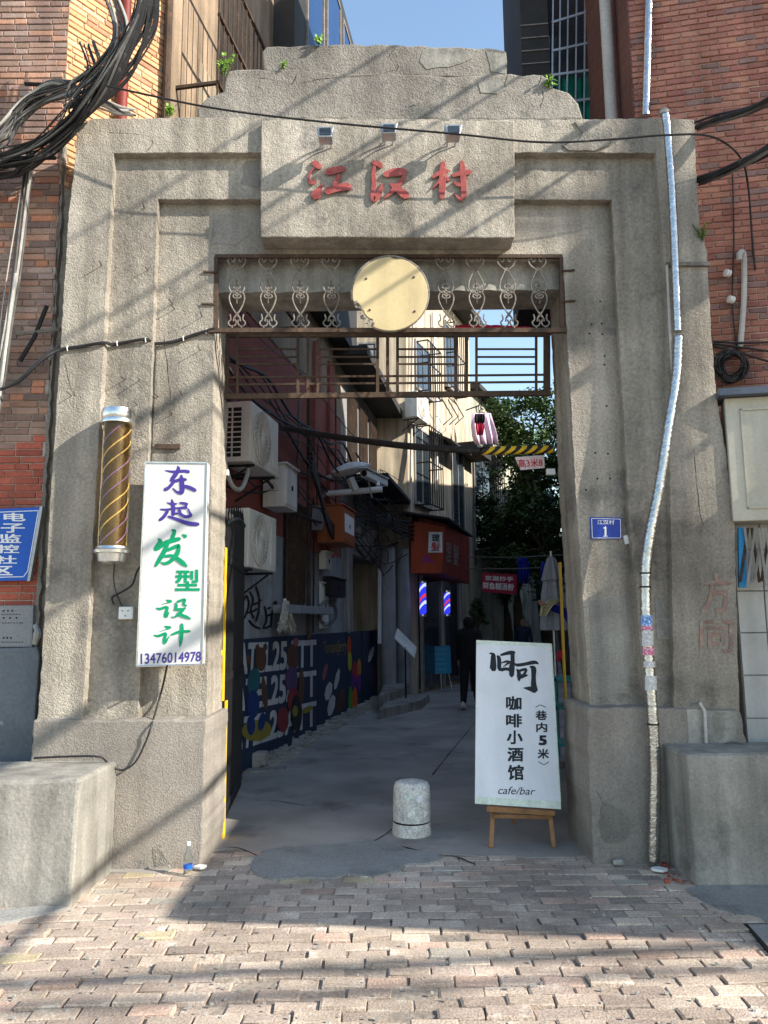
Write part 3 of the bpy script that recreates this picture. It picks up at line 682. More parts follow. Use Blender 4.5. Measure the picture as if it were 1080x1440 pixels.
# dark eave over the lane, and the dim upper storey
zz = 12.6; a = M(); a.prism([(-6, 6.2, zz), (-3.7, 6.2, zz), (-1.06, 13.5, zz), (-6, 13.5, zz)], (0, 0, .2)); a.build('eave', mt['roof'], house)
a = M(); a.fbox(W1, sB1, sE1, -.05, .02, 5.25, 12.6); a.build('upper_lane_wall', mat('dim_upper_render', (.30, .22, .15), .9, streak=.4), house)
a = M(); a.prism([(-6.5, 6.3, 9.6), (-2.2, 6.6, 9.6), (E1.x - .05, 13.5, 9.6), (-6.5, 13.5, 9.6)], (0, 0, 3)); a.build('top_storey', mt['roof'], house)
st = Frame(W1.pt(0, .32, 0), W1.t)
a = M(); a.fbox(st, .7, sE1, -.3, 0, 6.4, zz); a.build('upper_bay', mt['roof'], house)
for k in range(3):
    w_ = M(); w_.fbox(st, 1.3 + k * 1.2, 2.2 + k * 1.2, -.02, .012, 9.2, zz - .35); wv = w_.build('window', mt['bluegl'], house)
    f_ = M(); s_ = 1.3 + k * 1.2
    for q in ((s_ - .03, s_ + .02, 9.15, zz - .3), (s_ + .93, s_ + .98, 9.15, zz - .3), (s_, s_ + .95, 9.15, 9.2), (s_, s_ + .95, zz - .35, zz - .3)): f_.fbox(st, q[0], q[1], 0, .03, q[2], q[3])
    f_.build('window_frame', mt['palepaint'], wv)
# rust-coloured cage over the upper window, seen above the gate's left shoulder
cg = M(); wr = M(); sa, sb_ = sB1 + .1, sB1 + 2.9
for z in (5.3, 5.95, 6.6, 7.3, 8.0): cg.fbox(W1, sa, sb_, .42, .45, z, z + .03)
for k in range(24): s = sa + (sb_ - sa) * k / 23; cg.fbox(W1, s, s + .014, .425, .44, 5.3, 8.0)
for s in (sa, sb_):
    for z in (5.3, 6.6, 8.0): cg.fbox(W1, s, s + .03, 0, .45, z, z + .03)
cg.build('window_cage', mt['rust'], house)
a = M(); a.fbox(W1, sa + .5, sb_ - .3, .0, .03, 5.5, 7.3); a.build('shutter', mat('sunlit_wall_tan', (.34, .27, .19), .8, streak=.4), house)  # lighter tan panel stands in for the sunlit wall behind the cage
a = M(); a.tube([CF.pt(clen * .52, .07, 4.0), CF.pt(clen * .52, .07, 9.4)], .045, 10); a.build('downpipe', mt['maroon'], house, smooth=True)
a = M(); a.tube([CF.pt(clen * 1.0, .06, 4.0), CF.pt(clen * 1.0, .06, 9.4)], .035, 8); a.build('corner_pipe', mt['rust'], house, smooth=True)

# ---------------------------------------------------------------- right-hand building
rx0 = Frame((0, 5.92, 0), (1, 0, 0)).px(888, 80)[0]; RT_ = (1, -.19); RF = Frame((rx0, 5.92, 0), RT_)
ry = lambda x, d=0: 5.92 - .19 * (x - rx0) + d
rh = thing('red_brick_house', 'red brick house right of the gate with a barred window bay over the lane', 'house', (6, 9, 0))
a = M(); a.prism([(x, y, -.1) for x, y in [(rx0 + .01, 5.932), (10.4, ry(10.4, .012)), (10.4, 9.2), (rx0 + .7, 9.2)]], (0, 0, 12.5)); a.build('wall', mt['rmortar'], rh)
zr = RF.px(1040, 545)[1] - .4
brick_field(RF, 0, 2.2, zr, 8.2, rh, mt['rbrick'], 300, seed=8, H=.044, J=.0085, LS=(.135, .135))
W2 = Frame((rx0, 5.92, 0), (.10, 1), flip=True)
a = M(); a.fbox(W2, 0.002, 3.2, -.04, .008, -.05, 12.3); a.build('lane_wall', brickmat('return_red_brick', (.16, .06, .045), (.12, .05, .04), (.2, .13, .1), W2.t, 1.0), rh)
# projecting bay with barred window
by = 8.0; BF = Frame((0, by, 0), (1, -.10))
q0 = BF.px(728, 0); q1 = BF.px(884, 40)
a = M(); zb0 = 5.55
q_ = lambda px: BF.px(px, 60)[0]
a.fbox(BF, q_(733), q_(772), -2.5, .0, zb0, 12); a.fbox(BF, q_(772), q_(868), -2.5, -.15, zb0, 12); a.fbox(BF, q_(868), q_(930), -2.2, .0, zb0, 12)
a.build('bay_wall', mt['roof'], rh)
a = M()
for k in range(18):
    z = zb0 + .16 * k
    a.fbox(BF, q_(733), q_(772), .0, .012, z, z + .012)
a.build('cladding_joint', mt['greyrender'], rh)
gl = M(); gl.fbox(BF, q_(774), q_(866), -.14, -.10, zb0 + .1, 8.2); wv = gl.build('bay_window', mt['glass'], rh)
ct = M(); n = 30; z0 = BF.px(820, 175)[1]; z1 = BF.px(820, 102)[1]
vs = []
for i in range(n + 1):
    s = q_(780) + (q_(866) - q_(780)) * i / n
    for z in (z0 - .3, z1 + .05 * math.sin(i * .9)): vs.append(BF.pt(s, -.05 + .03 * math.sin(i * 1.7), z))
ct.add(vs, [(2 * i, 2 * i + 2, 2 * i + 3, 2 * i + 1) for i in range(n)]); ct.build('green_curtain', mt['greencloth'], wv, smooth=True)
for (y0, y1) in ((147, 134), (106, 94), (72, 52), (32, 4)):
    a = M(); bar(a, 776, y0, 868, y1, .01, .028, .02, BF); a.build('window_bar', mt['steel'], wv)
for px in (778, 788, 799, 811, 823, 834, 846, 858):
    a = M(); bar(a, px - 2, 170, px, -30, .01, .016, .014, BF); a.build('window_bar', mt['steel'], wv)
a = M(); a.tube([W2.pt(.42, .10, 4.6), W2.pt(.42, .10, 9.4)], .055, 10); a.tube([W2.pt(.42, .10, 5.55), W2.pt(.30, .10, 5.62), W2.pt(.12, .08, 5.66)], .05, 10, 3)
a.build('soil_pipe', mt['pvc'], None, 'pale plastic soil pipe running up beside the barred bay window', 'pipe', smooth=True)
# shop front right of the gate: tiled pier, shutter box, folded lattice gate
shop = thing('corner_shop', 'shop front right of the gate with cream shutter box and white tiled pier', 'shop', (3, 5.6, 0))
SF = Frame((0, 5.62, 0), (1, 0, 0)); x_t = SF.px(1040, 900)[0]
a = M(); a.prism([(x_t, 5.625, -.05), (3.4, 5.625, -.05), (3.4, 5.67, -.05), (9.8, 4.45, -.05), (9.8, 5.2, -.05), (x_t, 5.9, -.05)], (0, 0, 3.15)); a.build('shop_wall', mt['greyrender'], shop)
tw = .20
for k in range(5):
    for j in range(8):
        z = j * .30 + .02; 
        a = M(); a.fbox(SF, x_t + .004 + k * tw, x_t + (k + 1) * tw - .004, -.01, .010 + R.uniform(-.0015, .0015), z, z + .292); a.build('tile', mt['tile'], shop, bevel=.003)
bx = Frame((0, 5.42, 0), (1, 0, 0)); b0x, b0z = bx.px(1031, 733); _, b1z = bx.px(1036, 560)
a = M(); bx = Frame((b0x, 5.42, 0), RT_); pts = [bx.pt(0, 0, 0)[:2], bx.pt(2, 0, 0)[:2], bx.pt(2, -.6, 0)[:2], (P(1019, 650, 5.612).x, 5.612)]
a.prism([(x, y, b0z) for x, y in pts], (0, 0, b1z - b0z)); a.build('shutter_box', mt['shopbox'], shop, bevel=.008)
a = M(); 
for q in ((.10, 1.9, b1z - .10, b1z - .085), (.10, 1.9, b0z + .085, b0z + .10), (.10, .115, b0z + .085, b1z - .085)): a.fbox(bx, q[0], q[1], -.001, .012, q[2], q[3])
a.build('panel_moulding', mt['shopbox'], shop)
a = M(); a.prism([bx.pt(-.05, .08, b1z + .003), bx.pt(2.1, .08, b1z + .003), bx.pt(2.1, -.5, b1z + .003), bx.pt(-.04, -.2, b1z + .003)], (0, 0, .05)); a.build('box_flashing', mat('blue_grey_flashing', (.10, .12, .16), .5, bump=.1), shop)
a = M(); bar(a, 1043, 742, 1044, 826, -.10, .05, .03, bx); a.build('blue_strip', mat('bright_blue_board', (.02, .24, .52), .5, bump=.05), shop)
lat = thing('folding_lattice_gate', 'rusty folded lattice gate hanging under the cream shutter box', 'gate', bx.at(1062, 826, -.15))
for k in range(12):
    x = 1047 + k * 5; a = M(); s = 1 if k % 2 else -1
    bar(a, x - s * 5, 742, x + s * 6, 742 + R.uniform(60, 84), -.08 + .02 * (k % 3), .018, .008, bx); a.build('slat', mt['greyrender'] if k % 3 else mt['rust'], lat)
# added unseen awning, sized to throw shade on right pier and lane mouth
k_ = 3.05; ax0 = -1.13 + SA * k_ / SB; ay0 = 4.38 - k_ / SB
aw = thing('shade_awning', 'flat awning added out of view at the right to cast shade', 'awning', (6, 4, 0))
a = M(); a.prism([(ax0, ay0 + .12, k_), (12.5, ay0 - .9, k_), (12.5, 5.6, k_), (ax0, 5.6, k_)], (0, 0, .08)); a.build('roof_sheet', mt['roof'], aw)
for x in (ax0 + .5, 8, 12): a = M(); a.tube([(x, 5.5, k_ - .9), (x, ay0 + .5, k_ - .02)], .025, 6); a.build('stay', mt['iron'], aw)
# unseen house block and pole, added and shaped to throw shade on the gate
nh = thing('shade_house', 'rendered house block added out of view at the right to cast shade', 'house', (14, 3, 0))
a = M(); nx = 2.07 + SA * 4.6; a.box(nx + .63, nx + 10, 1.0, 5.5, -.05, 9.2 + SB * 4.6); a.box(nx, nx + .63, 1.0, 5.5, -.05, 2.86 + SB * 4.6); a.build('wall', mt['greyrender'], nh)
a = M()
for i in range(4):
    for j in range(4): a.box(nx + 1.6 + i * 2, nx + 2.6 + i * 2, .97, 1.03, 1.2 + j * 3.2, 2.9 + j * 3.2)
a.build('window', mt['glass'], nh)
pole = thing('shade_pole', 'concrete pole added out of view at the right to cast shade', 'pole', (1.78 + SA * 4.7, .9, 0)); pX = 1.78 + SA * 4.7; pZ = SB * 4.7
a = M()
for dx, h, r_ in ((-.04, 5.75, .095),): a.tube([(pX + dx, .9, -.05), (pX + dx, .9, h + pZ)], [r_ * 1.15, r_ * .9], 12)
a.build('post', mt['conc'], pole, smooth=True)
a = M(); a.box(pX - .28, pX + .37, .75, 1.05, pZ + 3.8, pZ + 4.5); a.build('transformer', mt['steel'], pole); a = M(); a.box(pX - .9, pX + .9, .86, .94, pZ + 4.6, pZ + 4.7); a.build('crossarm', mt['iron'], pole)
# cables over the street
def scable(name, pts, r, label, n=10):
    M().tube(pts, r, 6, n).build(name, mt['cable'], None, label, 'cable', 'cables over the street', smooth=True)
for c_, x, r_ in ((5.22, 3.3, .02), (5.05, 3.5, .012), (6.0, 3.4, .016), (4.25, 3.5, .035), (4.0, 3.8, .015), (3.2, 3.6, .028), (2.35, 3.9, .05), (1.25, 4.2, .03)):
    z = c_ + SB / SA * x
    scable('street_cable', [(x - .4, -9, z + .7), (x, -3, z + .1), (x, 1.5, z), (x + .15, 5.9, z + .25)], r_, 'black cable slung above the street outside the picture')
for yg, z, r_ in ((3.62, 5.0, .042), (3.36, 5.1, .03)):
    y = yg - z / SB
    scable('street_cable', [(-14, y - .2, z + .5), (-2, y, z + .02), (4, y, z), (pX, y + .5, z + .4)], r_, 'black cable slung above the street outside the picture')

# ================================================================== THINGS ON AND BY THE GATE
# lit-box sign of the hairdresser
sp = Off(GF, .23); q = [(205, 650), (292, 651), (285, 934), (192, 937)]
sg = thing('hairdresser_sign', 'tall white light-box sign with blue and green characters on the left pier', 'sign', GF.at(240, 936, .26))
a = M(); a.prism([GF.at(x, y, .23) for x, y in q], (0, .075, 0)); a.build('box', mt['lightbox'], sg, bevel=.006)
a = M()
for i in range(4):
    p, r_ = GF.at(*q[i], .233), GF.at(*q[(i + 1) % 4], .233); a.tube([p, r_], .006, 5)
a.build('edge_trim', mt['chrome'], sg)
for x, y in ((225, 690), (268, 690), (215, 900), (262, 900)): M().tube([GF.at(x, y, .16), GF.at(x, y, -.02)], .012, 6).build('bracket', mt['steel'], sg)
K2 = (205, 650, 9.6); K3 = (200, 790, 9.6)
DONG = [[(260, 112, 14), (380, 130, 38), (500, 120, 42), (588, 130, 48)], [(432, 52, 20), (440, 95, 50), (392, 180, 60), (342, 238, 46)], [(330, 242, 40), (400, 252, 42), (480, 232, 46), (550, 236, 36)], [(392, 250, 42), (312, 340, 46), (252, 374, 52)],
    [(480, 172, 30), (486, 260, 62), (492, 350, 68), (480, 410, 56), (420, 400, 32), (365, 350, 16)], [(520, 320, 42), (600, 346, 52), (678, 384, 42)]]
QI = [[(350, 500, 20), (362, 560, 50), (372, 640, 58), (366, 720, 50)], [(285, 545, 16), (350, 566, 32), (420, 560, 26)], [(195, 635, 20), (280, 640, 32), (400, 622, 26), (450, 615, 20)], [(300, 652, 42), (240, 740, 46), (182, 784, 38)],
    [(300, 730, 30), (420, 770, 46), (560, 822, 58), (690, 836, 52), (715, 820, 20)], [(380, 692, 30), (440, 692, 24)], [(455, 545, 18), (520, 556, 38), (568, 566, 32)], [(550, 570, 36), (532, 614, 30)], [(430, 622, 24), (500, 612, 32), (560, 616, 32)],
    [(452, 632, 38), (472, 700, 42), (540, 734, 42), (608, 718, 40), (590, 670, 26), (572, 625, 16)]]
FA = [[(345, 916, 24), (388, 930, 46), (362, 1010, 56), (342, 1070, 50)], [(165, 1030, 16), (196, 1070, 60), (152, 1150, 70), (122, 1184, 60)], [(150, 1170, 60), (260, 1092, 62), (380, 1052, 62), (468, 1030, 46)], [(492, 976, 20), (545, 1006, 62)],
    [(300, 1080, 56), (252, 1200, 62), (182, 1320, 58), (127, 1408, 34)], [(290, 1190, 42), (420, 1132, 52), (448, 1142, 46), (420, 1240, 62), (332, 1338, 52), (252, 1368, 40), (206, 1350, 16)], [(180, 1275, 14), (280, 1266, 38), (350, 1262, 42), (420, 1300, 58), (500, 1360, 64), (558, 1408, 24)]]
SHE = [[(322, 516, 16), (368, 534, 44), (398, 530, 32)], [(385, 545, 18), (320, 560, 11), (256, 575, 5)], [(186, 625, 20), (240, 636, 36), (332, 606, 38)], [(345, 606, 36), (322, 690, 48), (312, 748, 50)], [(330, 748, 30), (368, 672, 7)],
    [(442, 560, 16), (460, 582, 40), (452, 632, 40)], [(470, 540, 30), (558, 512, 38), (576, 528, 36), (558, 572, 32), (603, 594, 24)], [(432, 642, 32), (540, 642, 42), (588, 622, 20)], [(560, 642, 38), (502, 700, 42), (442, 744, 22), (392, 740, 6)], [(472, 690, 22), (530, 720, 46), (600, 746, 42), (658, 770, 14)]]
JI = [[(297, 870, 16), (350, 886, 44), (388, 885, 32)], [(370, 900, 18), (300, 921, 11), (222, 950, 5)], [(157, 990, 16), (220, 1000, 36), (322, 962, 38)], [(322, 964, 38), (298, 1060, 48), (302, 1108, 40)], [(312, 1098, 30), (366, 1004, 12)], [(390, 986, 26), (500, 946, 38), (648, 936, 36)], [(535, 836, 42), (535, 930, 52), (521, 1060, 48), (506, 1152, 10)]]
for g, k, m in ((DONG, K2, 'inkblue'), (QI, K2, 'inkblue'), (FA, K2, 'inkgreen'), (SHE, K3, 'inkgreen'), (JI, K3, 'inkgreen')): glyph('character', g, sp, k, mt[m], sg)
txt('character', '型', rect(246, 801, 281, 831), sp, mt['inkgreen'], sg, .025)
txt('phone_number', '13476014978', [(198, 919), (283, 916), (282.5, 930), (198, 934)], sp, mt['inkblue'], sg, .012)

# barber pole
bpole = thing('barber_pole', 'glass barber pole with spiral stripes and chrome caps on the left pier', 'barber pole', GF.at(157, 792, .30))
pb, pt_ = GF.at(158, 770, .24), GF.at(166, 597, .24); ax = (pt_ - pb); hl = ax.length; ax.normalize(); pm_ = pb
sx_ = .098
a = M(); a.lathe([(sx_, 0), (sx_, hl)], pm_, ax, 32); a.build('glass_tube', mt['amber'], bpole, smooth=True)
a = M(); a.lathe([(.066, .0), (.066, hl)], pm_, ax, 32); drum = a.build('drum', mt['bronze'], bpole, smooth=True)
e1 = ax.orthogonal().normalized(); e2 = ax.cross(e1)
for k in range(11):
    turn = 2 * math.pi * .62; t0 = k / 11 * 1.0
    a = M(); ph = 2 * math.pi * k / 4.2 + .6; st_ = []
    for i in range(26):
        h = (k - 3.2) / 8.4 * hl + i / 25 * hl * .42
        if .01 < h < hl - .01: an = ph * 0 + i / 25 * turn * 1.5 + 2.2; st_.append(pm_ + ax * h + (e1 * math.cos(an) + e2 * math.sin(an)) * .068)
    if len(st_) > 2: a.tube(st_, .0045, 5); a.build('stripe', mt['violet'] if k in (2, 3, 6, 7, 10) else mt['gold'], drum, smooth=True)
a = M(); a.lathe([(.100, -.005), (.118, .0), (.120, .02), (.112, .03), (.118, .045), (.118, .075), (.11, .105), (.06, .118), (0, .12)], pt_, ax, 32); a.build('top_cap', mt['chrome'], bpole, smooth=True, ang=50)
a = M(); a.lathe([(.0, -.115), (.07, -.113), (.092, -.10), (.098, -.06), (.1, -.045), (.122, -.04), (.124, -.02), (.112, -.012), (.108, .004), (.1, .006)], pb, ax, 32); a.build('bottom_cap', mt['chrome'], bpole, smooth=True, ang=50)
for p in (pt_ + ax * .05, pb - ax * .03):
    a = M(); a.hexa([p + Vector((sx * .02, y, z)) for z in (-.015, .015) for sx, y in ((-1, .08), (1, .08), (1, .2), (-1, .2))])
    a.build('wall_bracket', mt['steel'], bpole)

# socket and leads
sk = thing('wall_socket', 'small white plastic socket below the barber pole', 'socket', GF.at(176, 871, GB))
a = M(); s0, z0 = GF.px(166, 871, GB + .035); s1, z1 = GF.px(187, 853, GB + .035); a.fbox(GF, s0, s1, GB - .01, GB + .035, z0, z1); a.build('box', mt['plastic'], sk, bevel=.006)
a = M()
for x, y in ((172, 859), (180, 859), (176, 866)): s, z = GF.px(x, y, GB + .036); a.fbox(GF, s - .006, s + .006, GB + .03, GB + .037, z - .003, z + .003)
a.build('slot', mt['dark'], sk)
def wire(name, pts, r, m, label, cat='cable', group=None, sm=6, parent=None, off=None):
    q = [GF.at(x, y, o) for x, y, o in pts]
    return M().tube(q, r, 6, sm).build(name, mt[m], parent, label, cat, group, smooth=True)
wire('pole_lead', [(161, 792, .24), (160, 815, .2), (164, 835, .12), (172, 853, .11)], .005, 'cable', 'thin black lead from the barber pole down to the socket')
wire('tangled_lead', [(160, 850, .11), (158, 840, .12), (172, 832, .14), (186, 822, .14), (192, 805, .16), (198, 795, .2)], .007, 'cable', 'tangled black lead between socket and white light-box sign')
wire('sign_lead', [(235, 936, .27), (230, 960, .06), (222, 990, .03), (213, 1020, .21), (205, 1043, .215), (190, 1072, .22), (170, 1083, .22), (152, 1073, .24), (138, 1064, .30), (90, 1064, .28), (48, 1066, .22)], .007, 'cable', 'black lead drooping from the white light-box sign to the left concrete block')
wire('pier_cable', [(0, 548, .20), (28, 535, .20), (60, 505, .20), (84, 492, GA + .02), (115, 487, GA + .018), (146, 482, GA + .018), (160, 484, GB + .02), (205, 477, GB + .02), (217, 483, .03), (245, 480, .02), (275, 470, .02), (302, 462, .03)], .012, 'cable', 'black cable clipped across the left pier to the baluster panel')
for x, y, o in ((95, 490, GA), (165, 483, GB), (205, 478, GB), (258, 476, 0), (290, 466, 0)):
    p = GF.at(x, y, o + .018); M().tube([p + Vector((0, 0, .018)), p + Vector((0, -.014, 0)), p + Vector((0, 0, -.018))], .005, 5).build('cable_clip', mt['plastic'], gate)
wire('pier_conduit', [(218, 486, .018), (215, 560, .018), (211, 652, .018)], .012, 'cable', 'black conduit running down the left pier behind the light-box sign')
a = M(); bar(a, 218, 628, 253, 628, .012, .035, .02); tag(a.build('perforated_bracket', mt['rust']), 'rusty perforated bracket above the white light-box sign', 'bracket')
# overhead wire across the name board
q = [P(150, 121, 5.2), P(300, 152, 5.15), P(460, 172, 5.17), P(637, 188, 5.17), P(760, 200, 5.2), P(860, 196, 5.2), P(935, 190, 5.2), P(1000, 192, 5.25), P(1040, 220, 5.4), RF.at(1052, 262, .12), RF.at(1058, 340, .02), RF.at(1062, 380, .02)]
M().tube(q, .0075, 6, 8).build('slack_wire', mt['cable'], None, 'thin black wire slung across the name board and down the right brick wall', 'wire', smooth=True)
q = [RF.at(1030, 245, .02), RF.at(1032, 330, .02), RF.at(1030, 430, .02), RF.at(1038, 500, .02)]
M().tube(q, .006, 6, 6).build('wall_wire', mt['cable'], None, 'thin black wire hanging straight down the right brick wall', 'wire', smooth=True)

# foil-wrapped pipe
fp = thing('foil_pipe', 'long crooked foil-wrapped pipe running down the right pier', 'pipe', GF.at(920, 1214, .24))
up_ = cr([(934, 156, .22), (938, 180, .22), (946, 290, .22), (953, 466, .22)], 8)
M().tube([GF.at(*p) for p in up_], .031, 12).build('upper_tube', mt['foil'], fp, smooth=True)
lo = cr([(954, 474, .22), (951, 530, .22), (940, 600, .22), (928, 680, .22), (914, 750, .22), (908, 800, .22), (908, 860, .23), (912, 930, .24), (918, 1010, .25), (921, 1080, .25), (920, 1150, .25), (919, 1213, .25)], 18)
M().tube([GF.at(*p) for p in lo], [.035 + .005 * (i % 2) + R.uniform(-.0012, .0012) for i in range(len(lo))], 14).build('lagging', mt['foil'], fp, smooth=True, ang=60)
p = GF.at(934, 158, .22); M().lathe([(.036, -.02), (.044, 0), (.03, .02), (.012, .03)], p, (0, 0, 1), 12).build('pipe_cap', mt['steel'], fp, smooth=True)
for y in (806, 826, 1018): 
    x = min(lo, key=lambda t: abs(t[1] - y)); c_ = GF.at(*x)
    M().lathe([(.041, -.006), (.041, .006)], c_, (0, 0, 1), 14).build('tie', mt['cable'], fp)
cols = [('inkblue', 865, 880), ('inkred', 880, 886), ('printwhite', 887, 908), ('inkred', 910, 915), ('lilac', 915, 921), ('printwhite', 930, 938), ('printwhite', 950, 970)]
sticker_blue = mat('sticker_blue', (.08, .25, .6), .4, var=.2, vs=60, fine=.4, fs=200, bump=0, col2=(.7, .72, .75), c2s=90, c2t=.5)
sticker_pink = mat('sticker_pink', (.6, .12, .25), .4, var=.2, vs=60, fine=.4, fs=200, bump=0, col2=(.75, .7, .72), c2s=90, c2t=.5)
sticker_grey = mat('sticker_print', (.6, .6, .6), .4, var=.2, vs=60, fine=.4, fs=200, bump=0, col2=(.15, .15, .17), c2s=110, c2t=.55)
for m_, y0, y1 in cols:
    x = min(lo, key=lambda t: abs(t[1] - (y0 + y1) / 2)); a = M(); vs = []
    for k in range(9):
        an = rad(-70 + 140 * k / 8)
        for y in (y0, y1):
            c_ = GF.at(x[0], y, x[2]); vs.append(c_ + Vector((math.sin(an) * .0435, -math.cos(an) * .0435, 0)))
    a.add(vs, [(2 * k, 2 * k + 1, 2 * k + 3, 2 * k + 2) for k in range(8)]); a.build('sticker', {'inkblue': sticker_blue, 'inkred': sticker_pink, 'lilac': sticker_pink, 'printwhite': sticker_grey}[m_], fp, smooth=True)
M().tube([RF.at(913, -20, .05), RF.at(911, 60, .05), RF.at(908, 163, .05)], .033, 12, 4).build('foil_riser', mt['foil'], None, 'straight foil-wrapped pipe on the right brick wall above the gate', 'pipe', smooth=True)
q = [(938, 373, .16), (944, 500, .16), (953, 640, .09), (964, 760, .09), (972, 850, .09), (979, 930, .09), (984, 985, .09), (985, 990, .20), (991, 1000, .21), (993, 1045, .21)]
M().tube([GF.at(*p) for p in q], .011, 8).build('thin_conduit', mt['pvc'], None, 'thin grey conduit beside the foil pipe on the right pier', 'conduit', smooth=True)
a = M(); bar(a, 936, 372, 998, 372, GA + .01, .028, .03); tag(a.build('ledge_rail', mt['palepaint']), 'short pale metal rail behind the top of the foil pipe', 'rail')

# house number plate
pl = thing('number_plate', 'small blue house number plate on the right pier', 'plate', GF.at(852, 758, .01)); npl = Off(GF, .012)
a = M(); a.prism([GF.at(x, y, .012) for x, y in ((830, 727), (874, 728), (875, 758), (831, 758))], (0, .012, 0)); a.build('plate', mt['blueplate'], pl, bevel=.002)
a = M()
for x0, y0, x1, y1 in ((832, 729, 872, 730), (872.5, 730, 873, 756), (833, 756.5, 873, 756.5), (832, 729, 833, 756.5)): bar(a, x0, y0, x1, y1, .0125, .004, .002)
a.build('border', mt['printwhite'], pl)
txt('street_name', '江汉村', rect(840, 731, 864, 737.5), npl, mt['printwhite'], pl, .012)
glyph('number', [[(85, 50, 14), (110, 35, 18)], [(115, 25, 26), (115, 160, 26)], [(85, 160, 12), (145, 160, 12)]], npl, (840, 738, 10), mt['printwhite'], pl)
for x, y in ((880, 759), (889, 768)):
    a = M(); bar(a, x - 1, y - 6, x + 2, y + 6, .01, .03, .02); tag(a.build('hinge_half', mt['plastic']), 'white plastic hinge half beside the blue number plate, ' + ('upper' if x < 885 else 'lower') + ' one', 'hinge')

# faded red characters stencilled on the right pilaster
fade = mat('faded_red_stencil', (.27, .175, .145), .95, var=.3, vs=9, bump=.4, col2=(.3, .265, .215), c2s=14, c2t=.5)
rp_ = Off(GF, GA + .004)
txt('faded_character', '方', rect(985, 806, 1028, 862), rp_, fade, gate, .012); txt('faded_character', '同', rect(984, 872, 1031, 918), rp_, fade, gate, .012)
# concrete blocks at the gate's feet
def block(name, x0, x1, y0, y1, h, label, lean):
    a = M(); n = 7; poly = [Vector((x0, y0, -.05)), Vector((x1, y0, -.05)), Vector((x1, y1, -.05)), Vector((x0, y1, -.05))]
    pts = jit([Vector((p.x, p.y, 0)) for p in poly], .2, .0); low = [p + Vector((R.uniform(-.006, .006), R.uniform(-.006, .006), -.05)) for p in pts]; top = [p + Vector((lean[0] + R.uniform(-.004, .004), lean[1] + R.uniform(-.004, .004), h + R.uniform(-.006, .006))) for p in pts]; N_ = len(pts)
    a.add(low + top, [list(range(N_)), [N_ + i for i in range(N_)][::-1]] + [(i, (i + 1) % N_, N_ + (i + 1) % N_, N_ + i) for i in range(N_)])
    return a.build(name, mt['conc'], None, label, 'block', bevel=.022)
block('concrete_block', -4.6, -1.83, 4.73, 5.395, .70, 'big plain concrete block in front of the left pier', (0, .03))
block('concrete_block', 1.885, 3.9, 4.965, 5.41, .78, 'big stained concrete block in front of the right pier', (0, .02))
a = M(); a.tube([P(1008, 1052, 5.35), P(1030, 1045, 5.36), P(1055, 1052, 5.3), P(1085, 1062, 5.25)], .012, 6, 5); a.build('hose', mt['gcable'], None, 'grey hose lying on the right concrete block', 'hose', smooth=True)

# signs on the left wall
bs_ = thing('blue_notice', 'blue enamel notice with white characters on the left brick wall', 'sign', LF.at(20, 815, .1)); bpl = Off(LF, .07)
a = M(); a.prism([LF.at(x, y, .07) for x, y in ((-150, 722), (58, 713), (39, 816), (-170, 820))], (0, .02, 0)); a.build('panel', mt['blue'], bs_)
a = M(); 
for x0, y0, x1, y1 in ((-140, 726, 54, 718), (54, 718, 39, 803), (39, 803, 33, 811), (33, 811, -150, 815)): bar(a, x0, y0, x1, y1, .071, .006, .003, LF)
a.build('border', mt['printwhite'], bs_)
a = M(); a.prism([LF.at(x, y, .085) for x, y in ((56, 712), (60, 712), (42, 817), (38, 817))], (0, .04, 0)); a.build('folded_edge', mt['steel'], bs_)
for ch, x0, x1, y0, y1 in (('电', 5, 36, 721, 733), ('子', 1, 35, 736, 749), ('监', -2, 30, 751, 763.5), ('控', -4, 27, 766, 778), ('社', -8, 24, 781, 793), ('区', -12, 18, 796, 809)):
    txt('character', ch, rect(x0, y0, x1, y1), bpl, mt['printwhite'], bs_, .022)
pq = thing('stone_plaque', 'grey engraved stone plaque below the blue notice', 'plaque', LF.at(10, 911, .1)); ppl = Off(LF, .06)
a = M(); a.prism([LF.at(x, y, .06) for x, y in ((-120, 853), (47, 851), (45, 910), (-124, 912))], (0, .05, 0)); a.build('slab', mt['plaque'], pq, bevel=.006)
a = M()
for x0, y0, x1, y1 in ((-115, 857, 42, 855), (42, 855, 40, 906), (40, 906, -115, 908)): bar(a, x0, y0, x1, y1, .0605, .004, .002, LF)
a.build('border', mt['stone'], pq)
a = M()
for y, xs in ((859, (4, 10, 16)), (864, (2, 6, 10, 14, 18, 22, 26)), (869, (4, 13, 22)), (876, (3, 7, 11, 15, 19, 23, 27, 30)), (897, (4, 9, 14)), (903, (2, 6, 10, 14, 18, 22, 26, 30))):
    for x in xs: bar(a, x, y, x + 2.4, y, .0605, .012 if len(xs) < 4 else .006, .002, LF)
a.build('inscription', mt['dark'], pq)
a = M(); a.prism([LF.at(x, y, .05) for x, y in ((10, 884), (19, 884), (19, 893), (10, 893))], (0, .004, 0)); a.build('label', mt['printwhite'], pq)
a = M(); a.prism(jit([LF.at(x, y, .10) for x, y in ((-140, 914), (52, 910), (55, 922), (44, 1084), (-150, 1090))], .1, .003), (0, .12, 0)); a.build('junction_cabinet', mt['slate'], None, 'dark grey scuffed wall cabinet below the stone plaque', 'cabinet', bevel=.01)
# knobbly bracket between wall and pier
a = M(); a.tube([LF.at(50, 880, .1), LF.at(53, 890, .14), LF.at(49, 905, .12)], [.02, .03, .022], 8, 3); a.build('rendered_lump', mt['stone'], None, 'lump of grey mortar beside the stone plaque', 'mortar lump', smooth=True)

